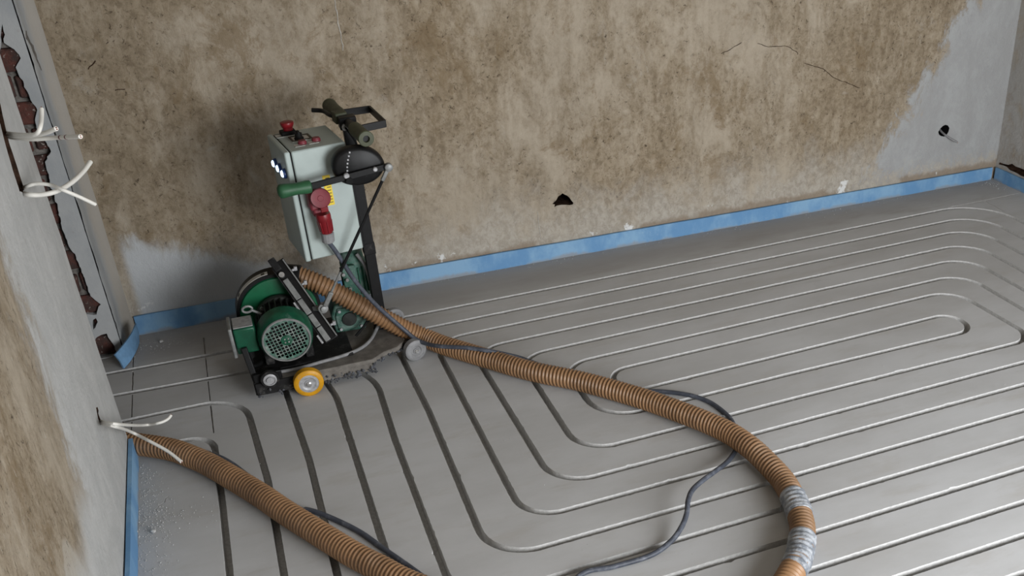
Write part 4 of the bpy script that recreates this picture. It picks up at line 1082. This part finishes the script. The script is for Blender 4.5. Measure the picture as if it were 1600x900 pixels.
wire('pale cable end in a wide curve rising from the lower wall chase', [wx(34, 299, -0.02), wx(40, 303.5, 0.004), wx(62, 304.5, 0.03), wx(88, 299, 0.06), wx(112, 285, 0.085), wx(130, 268, 0.105), wx(142, 252, 0.12)], 0.0050)
wire('pale cable end looping and hanging down from the lower wall chase', [wx(34, 297, -0.02), wx(40, 292, 0.006), wx(58, 287, 0.03), wx(80, 289.5, 0.055), wx(100, 297.5, 0.078), wx(125, 308, 0.10), wx(149, 319.5, 0.12)], 0.0038)
wire('pale cable end curling up over the floor from the low wall slot', [wx(153, 656, -0.02), wx(160, 659, 0.005), wx(185, 663, 0.045), (FZ(222, 664.5, 0.09)), (FZ(248, 661, 0.085)), (FZ(262, 655, 0.085)), (FZ(268.5, 647, 0.09))], 0.0038)
wire('pale cable end sloping down across the hose from the low wall slot', [wx(153, 658, -0.02), wx(160, 662, 0.005), wx(182, 667, 0.04), FZ(205, 675, 0.11), FZ(235, 690, 0.095), FZ(262, 705, 0.08), FZ(283.5, 721.5, 0.066)], 0.0040)
# stub in the socket hole of the back wall
def bk_(px, py, dy): 
    a = onback(px, py); return Vector((a[0], YB(a[0])+dy, a[1]))
wire('short grey cable stub poking out of the round hole in the back wall', [bk_(1477, 203, 0.045), bk_(1476, 208, 0.02), bk_(1478, 212, -0.004), bk_(1483, 216, -0.018), bk_(1488.5, 219, -0.03)], 0.0042, group='cable stub in the back wall', mat='grey_rubber')

# ------------------------------------------------------------------ plaster crumbs and grit
def lump(c, r, seed):
    random.seed(seed); bm = bmesh.new(); bmesh.ops.create_icosphere(bm, subdivisions=2, radius=r)
    for v in bm.verts:
        v.co *= 1+0.45*mnoise.noise(v.co/r*0.9+Vector((seed, 0, 0))); v.co.z *= 0.7
    mn = min(v.co.z for v in bm.verts)
    b = B(); bm.verts.ensure_lookup_table()
    b.add([Vector(c)+v.co-Vector((0, 0, mn)) for v in bm.verts], [tuple(v.index for v in f.verts) for f in bm.faces]); bm.free(); return b
for q, r, lab in (((211.5, 833.5), 0.0075, 'white plaster crumb lying against the blue strip'), ((240, 832.5), 0.0062, 'white plaster crumb lying a little way out from the blue strip'), ((252, 535), 0.006, 'white plaster crumb by the foot of the back wall near the corner')):
    o = lump(FZ(q[0], q[1], 0), r, int(q[0])).build('plaster_crumb', M['crumb'], None); tag(o, lab, 'crumb')
random.seed(11)
b = B()
def speck(x, y, r):
    if any((x-p_.x)**2+(y-p_.y)**2 < 0.0014 for p_ in cl[::12]): return
    q = Vector((x, y, r*0.5)); vs = [q+Vector(d)*r*random.uniform(0.6, 1.2) for d in ((1,0,0),(-1,0,0),(0,1,0),(0,-1,0),(0,0,1),(0,0,-0.5))]
    b.add(vs, [(0,2,4),(2,1,4),(1,3,4),(3,0,4),(2,0,5),(1,2,5),(3,1,5),(0,3,5)])
for k in range(420):
    y = random.uniform(1.95, 2.46); x = XL+0.016+abs(random.gauss(0, 0.035)); speck(x, y, random.uniform(0.0006, 0.0019))
for k in range(160):
    a = random.gauss(-0.33, 0.05); y = random.gauss(2.19, 0.035); speck(max(a, XL+0.016), y, random.uniform(0.0006, 0.0022))
for k in range(110):
    speck(random.gauss(-0.33, 0.05), random.gauss(3.13, 0.025), random.uniform(0.0006, 0.0020))
for k in range(260):
    x = random.uniform(-0.35, XR-0.02); speck(x, YB(x)-0.016-abs(random.gauss(0, 0.02)), random.uniform(0.0007, 0.0022))
for k in range(70):
    speck(XR-0.03-abs(random.gauss(0, .03)), random.gauss(3.11, 0.03), random.uniform(0.0007, 0.0022))
for k in range(160):
    x = random.uniform(-0.3, 2.5); y = random.uniform(1.4, 3.0); speck(x, y, random.uniform(0.0006, 0.0014))
tag(b.build('plaster_grit', M['crumb'], None, smooth=0), 'fine pale grit scattered over the floor along the walls', 'grit', kind='stuff')
